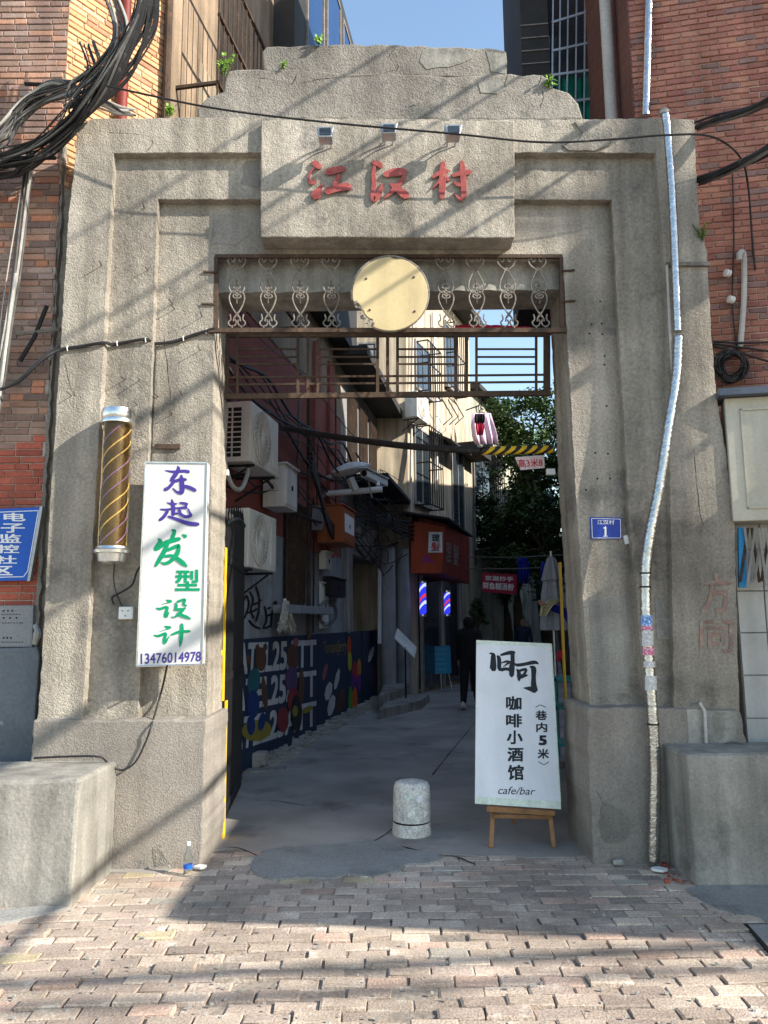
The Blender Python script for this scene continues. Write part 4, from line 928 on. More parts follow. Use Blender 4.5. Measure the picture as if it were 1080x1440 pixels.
# cable bundles -----------------------------------------------------------------------
def bundle(name, path, n, spread, rr_, label, cols=('cable', 'cable', 'gcable'), sag=.02, sm=7, seed=1):
    r = random.Random(seed); t = thing(name, label, 'cable bundle', P(*path[len(path) // 2]))
    base = [P(*p) for p in path]
    for k in range(n):
        ph = r.uniform(0, 6.28); rad_ = spread * math.sqrt(r.random()); tw = r.uniform(-2.5, 2.5); s = []
        for i, p in enumerate(base):
            an = ph + tw * i / len(base); d = rad_ * (1 + .5 * math.sin(i * 1.3 + ph))
            s.append(p + Vector((math.cos(an) * d, math.sin(an * 1.3) * d * .7, math.sin(an) * d - (r.uniform(0, sag) if 0 < i < len(base) - 1 else 0))))
        M().tube(s, r.choice(rr_), 5, sm).build('cable', mt[r.choice(cols)], t, smooth=True)
    return t
bundle('cable_bundle', [(208, -25, 5.1), (196, 20, 5.15), (172, 68, 5.2), (148, 108, 5.25), (120, 146, 5.3), (96, 172, 5.35), (60, 198, 5.4), (20, 215, 5.42), (-30, 228, 5.45), (-260, 250, 5.5)], 34, .085, (.005, .007, .01, .014), 'thick black bundle of cables sweeping past the gate top at the left', seed=2)
bundle('cable_bundle', [(150, -20, 5.4), (166, 40, 5.3), (150, 85, 5.28), (112, 120, 5.35), (60, 140, 5.45), (25, 165, 5.5), (-30, 205, 5.5), (-260, 240, 5.55)], 12, .06, (.005, .008, .012), 'looser bundle of grey and black cables looping in front of the left brick wall', ('gcable', 'cable', 'gcable', 'wcable'), seed=3)
bundle('cable_bundle', [(98, 118, 5.4), (70, 116, 5.45), (38, 140, 5.5), (10, 176, 5.5), (-30, 198, 5.5), (-260, 230, 5.55)], 12, .045, (.006, .009, .013), 'grey cable loops entering from the left edge above the black bundle', ('gcable', 'gcable', 'wcable'), seed=13)
bundle('cable_bundle', [(186, 158, 5.62), (165, 152, 5.55), (140, 140, 5.45), (118, 138, 5.4), (96, 150, 5.4)], 8, .05, (.006, .009), 'tangle of thin cables resting on the left shoulder of the gate', ('gcable', 'cable', 'wcable'), seed=4)
bundle('cable_bundle', [(120, 60, 5.35), (128, 95, 5.33), (108, 118, 5.3), (104, 150, 5.33), (126, 140, 5.3), (136, 108, 5.3), (120, 96, 5.32)], 7, .05, (.005, .008), 'knot of thin wires where the left cable bundles meet', ('cable', 'gcable', 'wcable'), seed=14)
bundle('cable_bundle', [(42, 212, 5.55), (30, 290, 5.6), (22, 370, 5.62), (13, 450, 5.62), (5, 520, 5.62), (-8, 590, 5.62)], 8, .035, (.005, .008, .011), 'bundle of cables dropping down the left brick wall', ('cable', 'gcable', 'wcable'), seed=5)
M().tube([P(22, 385, 5.56), P(14, 440, 5.56), (P(4, 520, 5.56)), P(-4, 580, 5.56)], .013, 8, 4).build('grey_conduit', mt['wcable'], None, 'pale conduit strapped to the falling cables on the left wall', 'conduit', smooth=True)
bundle('cable_bundle', [(1500, -60, 3.9), (1120, 118, 4.9), (1060, 148, 5.2), (1010, 163, 5.4), (978, 176, 5.55)], 6, .03, (.01, .016), 'upper black cables running from the right edge to the gate corner', seed=6)
bundle('cable_bundle', [(1500, 20, 3.8), (1130, 184, 4.8), (1060, 218, 5.1), (1020, 238, 5.3), (984, 256, 5.5)], 12, .045, (.008, .012, .018), 'thick lower black cables running from the right edge to the gate corner', seed=7)
# coil of spare cable above the shutter box
co = thing('cable_coil', 'coil of black cable hung above the cream shutter box', 'cable coil', P(1030, 540, 5.75))
for k in range(9):
    cx_, cy_ = 1030 + R.uniform(-7, 7), 514 + R.uniform(-4, 4); ra, rb = R.uniform(16, 24), R.uniform(16, 23)
    M().tube([RF.at(cx_ + ra * math.cos(t), cy_ + rb * math.sin(t), .07 + .03 * math.sin(3 * t + k)) for t in [2 * math.pi * i / 20 for i in range(21)]], R.choice((.006, .009, .011)), 5).build('loop', mt['cable'], co, smooth=True)
for k, y in enumerate((484, 490, 498)):
    M().tube([RF.at(1003, 480 + k * 3, .03), RF.at(1040, y - 2, .06), RF.at(1090, y - 3 + k * 8, .05)], .009, 5, 5).build('tail', mt['cable'], co, smooth=True)
M().tube([RF.at(1040, 366, .10), RF.at(1040, 357, .10), RF.at(1046, 360, .06), RF.at(1046, 420, .03), RF.at(1041, 490, .03)], .022, 8, 5).build('entry_pipe', mt['pvc'], None, 'grey pipe with hooked top on the right brick wall', 'pipe', smooth=True)
for x, y, wd in ((1022, 384, 'upper'), (1027, 421, 'lower')):
    p = RF.at(x, y, .05); M().lathe([(.012, -.03), (.03, -.025), (.03, -.012), (.018, -.006), (.03, .0), (.03, .014), (.012, .02)], p, (-1, -.3, .1), 12).build('insulator', mt['plastic'], None, 'small white porcelain insulator on the right brick wall, %s one' % wd, 'insulator', smooth=True)
# iron brackets on the left wall
for pts, m_, lb in (([(20, 543), (50, 512), (84, 487)], 'gcable', 'grey bracket arm slanting up the left wall'), ([(28, 508), (48, 475), (66, 430)], 'iron', 'dark angled iron bar on the left wall below the cables'), ([(22, 470), (85, 463)], 'palepaint', 'short white rod sticking out of the left wall'), ([(12, 222), (78, 222)], 'iron', 'rusted iron bracket under the left cable bundle'), ([(35, 118), (80, 120)], 'iron', 'dark iron stub on the left wall above the cables')):
    M().tube([LF.at(x, y, .08) for x, y in pts], .016, 6).build('wall_bracket', mt[m_], None, lb, 'bracket', smooth=True)

# weeds on the gate -----------------------------------------------------------------------
def weed(name, p, h, n, label, m='weed', spread=.5, leaf=.03):
    r = random.Random(int(p.x * 1000)); t = thing(name, label, 'weed', p, 'weeds growing on the gate'); a = M(); s = M()
    for k in range(n):
        d = Vector((r.uniform(-1, 1) * spread, r.uniform(-1, .4) * spread, 1)).normalized() * h * r.uniform(.5, 1)
        s.tube([p, p + d * .5 + Vector((0, 0, .01)), p + d], .002, 4)
        for j in range(7):
            c_ = p + d * r.uniform(.35, 1.05) + Vector((r.uniform(-1, 1), r.uniform(-1, 1), r.uniform(-1, 1))) * leaf * .6
            u = Vector((r.uniform(-1, 1), r.uniform(-1, .3), r.uniform(-.5, .9))).normalized() * leaf; v = u.orthogonal().normalized() * leaf * .55
            a.add([c_, c_ + u * .5 + v, c_ + u, c_ + u * .5 - v], [(0, 1, 2), (0, 2, 3)])
    a.build('leaves', mt[m], t); s.build('stems', mt['leaf2'], t)
weed('weed', P(316, 108, 5.5), .20, 12, 'bright green weed at the left end of the parapet')
weed('weed', P(240, 164, 5.5), .10, 9, 'low green weed on the left shoulder of the gate')
weed('weed', P(448, 64, 5.5), .07, 7, 'small green weed on top of the parapet cap')
weed('weed', P(398, 97, 5.5), .06, 6, 'tiny weed on the lower step of the parapet', leaf=.02)
weed('weed', P(773, 126, 5.5), .11, 7, 'green weed at the right end of the parapet')
weed('weed', P(988, 340, 5.45), .17, 8, 'yellowish weed growing from the right edge of the gate', leaf=.022)

# bollard ---------------------------------------------------------------------------------
c0 = GP(579, 1172); bl = thing('bollard', 'short white stone bollard plastered with worn paper in the lane mouth', 'bollard', c0)
bm_ = mat('paper_plastered_stone', (.60, .585, .54), .9, var=.2, vs=14, fine=.3, fs=60, bump=.8, bs=50, bd=.008, col2=(.30, .30, .285), c2s=34, c2t=.6, grain=1.)
a = M(); a.lathe([(.150, -.01), (.152, .02), (.146, .05), (.143, .09)], c0, (0, 0, 1), 40); a.build('foot', bm_, bl, smooth=True, bevel=.006)
a = M(); a.lathe([(.14, .086), (.14, .104)], c0, (0, 0, 1), 40); a.build('groove', mt['dark'], bl, smooth=True)
a = M(); a.lathe([(.143, .102), (.145, .2), (.143, .3), (.139, .352), (.128, .377), (.105, .388), (.0, .391)], c0, (.012, 0, 1), 40); a.build('drum', bm_, bl, smooth=True, ang=60)
r = random.Random(5); 
for k in range(16):
    a = M(); an0 = rad(r.uniform(-160, -20)); z0 = r.uniform(.12, .3); wd = r.uniform(.15, .4); hh = r.uniform(.015, .05); sl = r.uniform(-.01, .01); vs = []
    for i in range(5):
        for z in (z0, z0 + hh): an = an0 + wd * i / 4; vs.append(c0 + Vector((math.cos(an) * .1462, math.sin(an) * .1462, z + sl * i)))
    a.add(vs, [(2 * i, 2 * i + 1, 2 * i + 3, 2 * i + 2) for i in range(4)]); a.build('paper_scrap', r.choice([mt['printwhite'], mt['tape'], sticker_grey, sticker_grey]), bl)

# cafe sign on an easel ------------------------------------------------------------------
TL, TR, BR, BL = P(670, 900, 6.16), P(776, 905, 6.14), P(789, 1138, 5.80), P(668, 1130, 5.82)
epl = Plane(BL, BR, TL); es_ = thing('cafe_sign', 'white cafe banner board with black brush characters leaning on the wooden easel', 'sign', (BL + BR) / 2)
TR = epl.at(776, 905)
a = M(); a.prism([TL, TR, BR, BL], -epl.n * .028); a.build('board', mt['signwhite'], es_, bevel=.003)
def strip(q): a = M(); a.prism([epl.at(x, y, .0015) for x, y in q], -epl.n * .002); a.build('tape', mt['tape'], es_)
strip([(670, 900), (776, 905), (776.3, 909), (670, 906)]); strip([(668, 1120), (788.3, 1127), (789, 1138), (668, 1130)]); strip([(774, 905), (776, 905), (788.8, 1127), (786.5, 1127)])
K4 = (680, 905, 12)
JIU = [[(100, 165, 20), (138, 170, 34), (162, 200, 66), (164, 300, 82), (160, 420, 96), (146, 455, 46)], [(230, 205, 30), (258, 245, 56), (265, 330, 62), (264, 400, 58), (290, 452, 56)], [(290, 448, 50), (370, 428, 46), (440, 440, 44)], [(285, 196, 30), (380, 168, 48), (460, 152, 56), (530, 152, 40)],
    [(488, 150, 60), (490, 300, 62), (476, 420, 84), (474, 556, 64)], [(300, 326, 14), (390, 302, 34), (460, 312, 24)], [(440, 322, 30), (392, 346, 26), (328, 400, 6)]]
KE = [[(520, 332, 16), (570, 362, 46), (700, 346, 48), (860, 316, 54), (928, 344, 18)], [(782, 386, 22), (842, 425, 78), (845, 560, 66), (846, 700, 82), (874, 800, 84)], [(890, 790, 96), (790, 762, 70), (672, 748, 8)], [(560, 432, 24), (592, 480, 52), (600, 560, 62), (598, 632, 24)], [(592, 466, 38), (660, 442, 38), (722, 428, 36)], [(722, 432, 44), (702, 490, 38), (665, 552, 42)], [(618, 562, 62), (680, 542, 52), (748, 536, 14)]]
hv = lambda g: [[(x, y, w_ * 1.16) for x, y, w_ in st] for st in g]
glyph('brush_character', hv(JIU), epl, K4, mt['ink'], es_, .0008, .0008); glyph('brush_character', hv(KE), epl, K4, mt['ink'], es_, .0008, .0008)
for ch, x0, y0, x1, y1 in (('咖', 711.5, 979, 733.5, 998.5), ('啡', 711.5, 1004, 734, 1023), ('小', 712.5, 1027, 735, 1046.5), ('酒', 713.5, 1051, 736, 1071), ('馆', 714, 1075.5, 736.5, 1097)): txt('character', ch, rect(x0, y0, x1, y1), epl, mt['ink'], es_, .03)
for ch, x0, y0, x1, y1 in (('巷', 753, 999, 769, 1012.5), ('内', 754, 1016, 769.5, 1029.5), ('5', 757.5, 1034, 769, 1048), ('米', 756, 1053, 772, 1067)): txt('character', ch, rect(x0, y0, x1, y1), epl, mt['ink'], es_, .026 if ch != '5' else .045)
for pts in ([(753, 995), (760, 991.5), (768, 995)], [(757, 1071), (765, 1075), (772, 1071)]): glyph('bracket_mark', [[(x * 12 - 680 * 12, y * 12 - 905 * 12, 12) for x, y in pts]], epl, K4, mt['ink'], es_)
txt('latin_line', 'cafe/bar', [(700.5, 1105.5), (753, 1107.5), (753, 1118), (700.5, 1116.5)], epl, mt['ink'], es_, .0, shear=.28)
ea = thing('easel', 'brown wooden display easel under the white cafe sign', 'easel', GP(735, 1192))
def stick(name, p, q, wd, m, parent):
    p, q = Vector(p), Vector(q); d = (q - p).normalized(); s = d.cross(Vector((0, 1, .2))).normalized() * wd; n = d.cross(s).normalized() * wd * .8
    a = M(); a.hexa([p - s - n, p + s - n, p + s + n, p - s + n, q - s - n, q + s - n, q + s + n, q - s + n]); return a.build(name, mt[m], parent, bevel=.003)
f1, f2, f3 = GP(690, 1192), GP(779, 1192), GP(722, 1158); t1, t2 = P(706, 960, 6.16), P(752, 960, 6.14)
stick('leg', f1, t1 + Vector((0, .04, 0)), .016, 'wood', ea); stick('leg', f2, t2 + Vector((0, .04, 0)), .016, 'wood', ea); stick('rear_leg', f3, (t1 + t2) / 2 + Vector((0, .12, .1)), .014, 'wood', ea)
l = lambda a_, b_, t: a_.lerp(b_, t)
stick('rail', P(694, 1147, 5.86), P(775, 1149, 5.86), .014, 'wood', ea); stick('ledge', P(684, 1137, 5.82), P(780, 1143, 5.82), .018, 'wood', ea)

# litter ----------------------------------------------------------------------------------
b0_ = GP(264, 1231); bt = thing('glass_bottle', 'small clear glass bottle standing at the foot of the left pier', 'bottle', b0_)
a = M(); a.lathe([(.026, 0), (.029, .006), (.029, .11), (.024, .13), (.012, .155), (.0115, .19)], b0_, (0, 0, 1), 20); a.build('glass', mt['clear'], bt, smooth=True)
a = M(); a.lathe([(.0135, .186), (.0135, .205), (.011, .208)], b0_, (0, 0, 1), 16); a.build('cap', mt['plastic'], bt)
a = M(); a.lathe([(.0294, .045), (.0294, .07)], b0_, (0, 0, 1), 20); a.build('label_band', mt['blue'], bt)
def shard(name, px, py, rx, ry, m, label, h=.02, seed=0):
    r = random.Random(seed); c_ = GP(px, py); a = M(); n = 9
    ring = [c_ + Vector((math.cos(2 * math.pi * k / n) * rx * r.uniform(.7, 1.1), math.sin(2 * math.pi * k / n) * ry * r.uniform(.7, 1.1), .012)) for k in range(n)]
    a.prism(ring, (0, 0, h)); return a.build(name, mt[m], None, label, 'litter', bevel=h * .3)
shard('crushed_carton', 282, 1224, .05, .035, 'acwhite', 'flat pale crushed carton beside the glass bottle', .02, 1)
shard('plate_shard', 927, 1227, .055, .045, 'white', 'white broken plate by the foot of the foil pipe', .016, 2)
shard('loose_stone', 870, 1218, .04, .03, 'stone', 'loose grey stone near the right plinth', .03, 3)
r = random.Random(9); bits = M()
for k in range(46):
    p = GP(r.uniform(930, 975), r.uniform(1205, 1243)); s = r.uniform(.004, .016); bits.box(p.x - s, p.x + s, p.y - s, p.y + s, .0, s * 1.3)
bits.build('brick_rubble', mt['redbrick'], None, 'scattered red brick crumbs between foil pipe and right block', 'rubble', kind='stuff')
r = random.Random(19); bits = M()
for k in range(260):
    p = GP(r.uniform(-10, 1090), 1440 - 240 * r.random() ** 1.3)
    if abs(p.x) > 1.5 and p.y > 5.3: continue
    s = r.uniform(.002, .007); bits.box(p.x - s, p.x + s * r.uniform(.5, 1.6), p.y - s, p.y + s, .0, .004 + s * .7)
bits.build('grit', mt['stone'], None, 'small pale grit and crumbs scattered over the pavement', 'grit', kind='stuff')
# broken lip of paving at the right plinth, drain cover at the right edge
shard('broken_slab', 862, 1206, .17, .035, 'asphalt', 'broken dark slab edge at the foot of the right plinth', .03, 6)
q = [GP(x, y) for x, y in ((1046, 1300), (1130, 1300), (1190, 1350), (1092, 1352))]
dc = thing('drain_cover', 'concrete drain cover with dark frame at the right edge of the pavement', 'drain cover', q[0])
c_ = sum(q, Vector()) / 4
a = M(); a.prism([c_ + (p - c_) * 1.0 + Vector((0, 0, .006)) for p in q], (0, 0, -.03)); a.build('frame', mt['iron'], dc)
a = M(); a.prism([c_ + (p - c_) * .9 + Vector((0, 0, .010)) for p in q], (0, 0, -.02)); a.build('slab', mt['patch'], dc)

# ================================================================== THE LANE
def wpx(fr, px, py, off): return fr.px(px, py, off)
def wbox(fr, x0, x1, yt, yb, n0, n1):
    """box on a wall from the picked edges of its outer face"""
    ym = (yt + yb) / 2; s0 = fr.px(x0, ym, n1)[0]; s1 = fr.px(x1, ym, n1)[0]; zt = fr.px(x0, yt, n1)[1]; zb = fr.px(x0, yb, n1)[1]
    return s0, s1, zb, zt
def aircon(fr, s0, z0, n0, label, w_=.84, d=.31, h=.60, grille=True):
    t = thing('air_conditioner', label, 'air conditioner', fr.pt(s0 + w_ / 2, n0 + d / 2, z0), 'outdoor air conditioner units')
    a = M(); a.fbox(fr, s0, s0 + w_, n0, n0 + d, z0, z0 + h); a.build('casing', mt['acwhite'], t, bevel=.012)
    c_ = fr.pt(s0 + w_ * .38, n0 + d + .003, z0 + h * .5); rr_ = h * .455; e1 = fr.t; e2 = Vector((0, 0, 1))
    a = M(); a.lathe([(rr_, -.004), (rr_, .004)], c_, fr.n, 32); fan = a.build('fan_opening', mt['pvc'], t)
    g = M()
    for k in range(22):
        pts = []
        for i in range(6):
            q = .16 + .84 * i / 5; an = 2 * math.pi * k / 22 + q * .9; pts.append(c_ + fr.n * .012 + (e1 * math.cos(an) + e2 * math.sin(an)) * rr_ * q)
        g.tube(pts, .004, 4)
    for q in (.6, 1.0): g.tube([c_ + fr.n * .012 + (e1 * math.cos(2 * math.pi * i / 28) + e2 * math.sin(2 * math.pi * i / 28)) * rr_ * q for i in range(29)], .004, 4)
    g.lathe([(rr_ * .17, .006), (rr_ * .17, .018)], c_, fr.n, 16); g.build('fan_guard', mt['acwhite'], fan)
    a = M(); a.fbox(fr, s0 + w_ * .78, s0 + w_ * .96, n0 + d, n0 + d + .006, z0 + h * .12, z0 + h * .88); a.build('service_panel', mt['plastic'], t)
    if grille:
        for i in range(10):
            for j in range(2):
                a = M(); a.fbox(fr, s0 - .004, s0 + .002, n0 + .04 + j * .105, n0 + .125 + j * .105, z0 + .05 + i * .052, z0 + .088 + i * .052); a.build('vent', mt['dark'], t)
    for s in (s0 + .12, s0 + w_ - .12):
        a = M(); a.tube([fr.pt(s, .0, z0 - .02), fr.pt(s, n0 + d, z0 - .02)], .014, 5); a.tube([fr.pt(s, .0, z0 - .28), fr.pt(s, n0 + d - .05, z0 - .03)], .012, 5)
        a.build('bracket', mt['iron'], t)
s0, z0 = W1.px(352, 648, .46); aircon(W1, s0, z0, .13, 'upper white air conditioner on the red lane wall', .92, .33, .62)
s0, z0 = W1.px(349, 797, .40); aircon(W1, s0, z0, .08, 'lower white air conditioner beside the black gate leaf', .92, .32, .60)
M().tube([P(318, 575, 6.8), P(315, 640, 6.8), P(325, 680, 6.9), P(338, 688, 7.2), P(347, 670, 7.5), P(350, 650, 7.8)], .022, 8, 6).build('drain_hose', mt['wcable'], None, 'pale hose looping below the upper air conditioner', 'hose', smooth=True)
# electric boxes on the lane wall
def cabinet(name, fr, x0, x1, yt, yb, n0, n1, m, label, extra=None):
    s0, s1, zb, zt = wbox(fr, x0, x1, yt, yb, n0, n1); t = thing(name, label, 'cabinet', fr.pt(s0, n0, zb))
    a = M(); a.fbox(fr, s0, s1, n0, n1, zb, zt); a.build('case', mt[m], t, bevel=.008)
    a = M(); a.fbox(fr, s0 - .02, s1 + .02, n0, n1 + .03, zt + .002, zt + .022); a.build('hood', mt[m], t)
    a = M(); a.fbox(fr, s0 + .03, s1 - .03, n1, n1 + .008, zb + .04, zt - .04); a.build('door', mt[m], t)
    a = M(); sm_ = (s0 + s1) / 2; a.fbox(fr, sm_ - .02, sm_ + .02, n1 + .008, n1 + .02, (zb + zt) / 2 - .03, (zb + zt) / 2 + .03); a.build('lock', mt['dark'], t)
    if extra: extra(t, s0, s1, n0, n1, zb, zt)
    return t
def warn(t, s0, s1, n0, n1, zb, zt):
    f = Frame(W1.pt(s0, 0, 0), (W1.n.x, W1.n.y)); 
    for z in (zb + (zt - zb) * .72, zb + (zt - zb) * .45):
        a = M(); c_ = (n0 + n1) / 2; p = [W1.pt(s0 - .002, c_ + dx * .06, z + dz * .06) for dx, dz in ((-1, -.6), (1, -.6), (0, 1))]
        a.tube(p + [p[0]], .004, 4); a.build('warning_triangle', mt['ink'], t)
cabinet('switch_box', W1, 401, 418, 652, 712, .06, .34, 'acwhite', 'white electric box with warning triangles below the upper air conditioner', warn)
cabinet('meter_box', W1, 452, 467, 713, 745, .05, .2, 'greypaint', 'small grey meter box on the lane wall', None)
def note(t, s0, s1, n0, n1, zb, zt): a = M(); a.fbox(W1, s0 + .1, s1 - .12, n1 + .009, n1 + .012, zb + (zt - zb) * .3, zb + (zt - zb) * .8); a.build('paper_notice', mt['printwhite'], t)
cabinet('orange_meter_box', W1, 482, 499, 710, 762, .1, .5, 'boxorange', 'orange-brown meter box with a paper notice on the lane wall', note)
cabinet('small_white_box', W1, 458, 466, 776, 800, .03, .14, 'plastic', 'small white box under the orange meter box')
cabinet('black_meter', W1, 465, 486, 812, 838, .04, .16, 'iron', 'black meter with glassy window on the grey lane wall')
cabinet('flat_white_panel', W1, 452, 462, 820, 884, .02, .06, 'plastic', 'flat white board behind the cable ring on the lane wall')
rg = thing('cable_ring', 'ring of black cable hung on the grey lane wall', 'cable coil', W1.at(460, 882, .1))
for k in range(3):
    q = [W1.at(460 + (14 - k * 1.5) * math.cos(2 * math.pi * i / 20), 862 + (18 - k * 2) * math.sin(2 * math.pi * i / 20), .09 + .01 * k) for i in range(21)]; M().tube(q, .006, 5).build('loop', mt['cable'], rg, smooth=True)
# barred window, sill, gutter pipe
wt = thing('barred_window', 'tall barred window in the lane wall between air conditioner and pipe', 'window', W1.at(412, 850, 0))
s0, s1, zb, zt = wbox(W1, 399, 425, 700, 848, -.02, .02)
a = M(); a.fbox(W1, s0, s1, .0, .02, zb, zt); a.build('pane', mt['glass'], wt)
for k in range(9):
    s = s0 + (s1 - s0) * k / 8; a = M(); a.fbox(W1, s - .012, s + .012, .05, .075, zb, zt); a.build('bar', mt['rust'], wt)
for k in range(7):
    z = zb + (zt - zb) * k / 6; a = M(); a.fbox(W1, s0, s1, .045, .06, z - .014, z + .014); a.build('crossbar', mt['rust'], wt)
a = M(); a.fbox(W1, s0 - .4, s1 + 1.1, .0, .22, zb - .14, zb - .03); a.build('sill', mt['greypaint'], wt, bevel=.01)
a = M()
for x in (434,): a.tube([W1.at(x, 560, .08), W1.at(x, 900, .08)], .03, 8)
a.build('rain_pipe', mt['rust'], None, 'dark rusty rain pipe on the lane wall', 'pipe', smooth=True)
# mop
mp_ = thing('mop', 'grey string mop hanging head down on the lane wall', 'mop', W1.at(402, 890, .15)); r = random.Random(3)
for k in range(80):
    x0 = 402 + r.uniform(-4, 4); x1 = 403 + r.uniform(-14, 14); M().tube([W1.at(x0, 846, .14), W1.at((x0 + x1) / 2 + r.uniform(-2, 2), 866, .17 + r.uniform(-.04, .04)), W1.at(x1, 884 + r.uniform(-8, 7), .15 + r.uniform(-.05, .05))], .011, 4, 3).build('strand', mt['mop'], mp_)
M().tube([W1.at(402, 850, .14), W1.at(400, 842, .12)], .02, 6).build('clamp', mt['plastic'], mp_)
# graffiti on the grey dado
gp = Off(W1, .016); K5 = (0, 0, 1)
gs = [[(342, 846, 1.4), (347, 838, 2), (350, 850, 2), (345, 866, 2), (341, 872, 1.2)], [(351, 832, 1.8), (356, 842, 2.4), (353, 858, 2), (357, 870, 1.6)], [(347, 862, 2), (355, 860, 2), (362, 856, 1.2)], [(360, 824, 1), (364, 838, 2.6), (364, 858, 3), (360, 874, 1.4)], [(356, 850, 2), (362, 848, 2.2), (368, 843, 1)],
      [(350, 872, 2), (357, 880, 2.2), (366, 884, 1.2)], [(372, 852, 2.6), (375, 870, 3.4), (370, 884, 1.6)], [(376, 856, 2.2), (381, 854, 2.2)], [(376, 866, 2.2), (381, 864, 2)], [(372, 884, 2.4), (380, 880, 1.6)], [(383, 858, 2.4), (381, 882, 2.4)], [(386, 853, 1.6), (389, 849, 1.6), (387, 846, 1.4), (385, 850, 1.4)], [(341, 880, 1), (337, 886, 2), (339, 874, 1.6)]]
gf = M()
for i, st_ in enumerate(gs): ribbon(gf, st_, gp, 1, 0, 0, .0008, .001 + .0003 * i)
gf.build('graffiti', mt['ink'], house)
# painted hoardings
def pblob(name, cx, cy, rx, ry, m, parent, off, rot=0, n=20):
    a = M(); c, s = math.cos(rot), math.sin(rot)
    a.add([W1.at(cx + rx * math.cos(t) * c - ry * math.sin(t) * s, cy + rx * math.cos(t) * s + ry * math.sin(t) * c, off) for t in [2 * math.pi * k / n for k in range(n)]], [list(range(n))])
    return a.build(name, m, parent)
def flat(name, col): return mat(name, col, .75, var=.12, bump=.05)
mu = thing('painted_hoarding', 'navy hoarding painted with white letters and two cartoon bears along the lane wall', 'hoarding', W1.at(390, 1060, .06))
def panel(parent, x0, x1, m, n0=.0, n1=.05, yt=895):
    s0 = W1.px(x0, 950, n1)[0]; s1 = W1.px(x1, 950, n1)[0]; zt = W1.px(400, yt, n1)[1]
    a = M(); a.fbox(W1, s0, s1, n0, n1, -.03, zt); return a.build('panel', m, parent)
panel(mu, 318, 446, mt['navy'])
mpl = Off(W1, .051)
muw = mat('mural_white', (.5, .5, .5), .7, var=.15, bump=0)
for q in ([(335, 904), (445, 899), (445, 937), (332, 950)], [(331, 956), (445, 942), (445, 979), (328, 1003)], [(328, 1011), (445, 985), (445, 1020), (324, 1060)]):
    txt('letters', 'ATEL25ATT', q, mpl, muw, mu, .03)
br_, tl_, bl_, yw, pu, rd, pk = flat('bear_brown', (.10, .045, .025)), flat('mural_teal', (.02, .11, .14)), flat('mural_blue', (.01, .035, .15)), flat('mural_yellow', (.26, .2, .03)), flat('mural_purple', (.10, .05, .13)), flat('mural_red', (.22, .03, .035)), flat('mural_pink', (.3, .1, .11))
o = .0535
for cx, cy, rx, ry, m, rot in ((352, 930, 4, 10, br_, -.5), (372, 975, 4, 24, br_, -.1), (367, 927, 8, 17, br_, 0), (362, 911, 3, 5, br_, 0), (373, 910, 3, 5, br_, 0), (357, 958, 9, 19, tl_, .1), (356, 990, 9, 20, bl_, 0), (361, 1027, 21, 15, yw, -.15), (353, 1020, 6, 14, bl_, 0), (368, 1015, 5, 13, bl_, .2),
        (412, 925, 8, 20, br_, 0), (416, 903, 4, 6, pk, 0), (410, 955, 9, 18, pu, 0), (413, 985, 9, 18, rd, 0), (424, 965, 4, 24, br_, 0), (398, 1012, 8, 18, rd, 0), (417, 1003, 8, 26, mt['ink'], 0), (432, 998, 9, 4, yw, -.5), (415, 1000, 4, 8, yw, 0)):
    pblob('painted_figure', cx, cy, rx, ry, m, mu, o, rot); o += .0006
mu2 = thing('painted_hoarding', 'navy hoarding with small yellow lettering beside the lettered one', 'hoarding', W1.at(466, 1020, .06)); panel(mu2, 447, 487, mt['navy'])
txt('letters', 'TomandJerry', [(455, 903), (488, 899), (487, 921), (455, 924)], mpl, yw, mu2, .0)
for k, (cx, cy, rx, ry) in enumerate(((457, 945, 3, 13), (462, 972, 5, 14), (474, 955, 3, 16), (466, 992, 5, 16), (479, 985, 5, 18))): pblob('paint_splash', cx, cy, rx, ry, [pk, muw, muw, muw, br_][k], mu2, .0525 + k * .0005, .2, 7)
mu3 = thing('painted_hoarding', 'hoarding of rainbow paint blotches next to the steps', 'hoarding', W1.at(497, 1010, .06)); panel(mu3, 488, 508, mt['navy'])
for k, (cx, cy, rx, ry, c_) in enumerate(((491, 910, 3, 16, (.5, .07, .02)), (492, 930, 3, 14, (.35, .4, .03)), (493, 990, 3, 26, (.08, .3, .03)), (499, 945, 4, 16, (.4, .03, .04)), (499, 985, 4, 20, (.55, .12, .02)), (505, 940, 3, 14, (.5, .2, .03)), (505, 960, 3, 12, (.16, .03, .3)), (497, 958, 3, 10, (.1, .03, .2)))): pblob('paint_blotch', cx, cy, rx, ry, flat('blotch%d' % k, c_), mu3, .0525 + k * .0005, 0, 10)
mu4 = thing('painted_hoarding', 'last narrow navy hoarding before the steps', 'hoarding', W1.at(519, 1000, .06)); panel(mu4, 509, 531, mt['navy'])
pblob('paint_splash', 522, 920, 3, 12, muw, mu4, .0525, .3, 9); pblob('paint_splash', 524, 950, 3, 16, pu, mu4, .053, 0, 9)
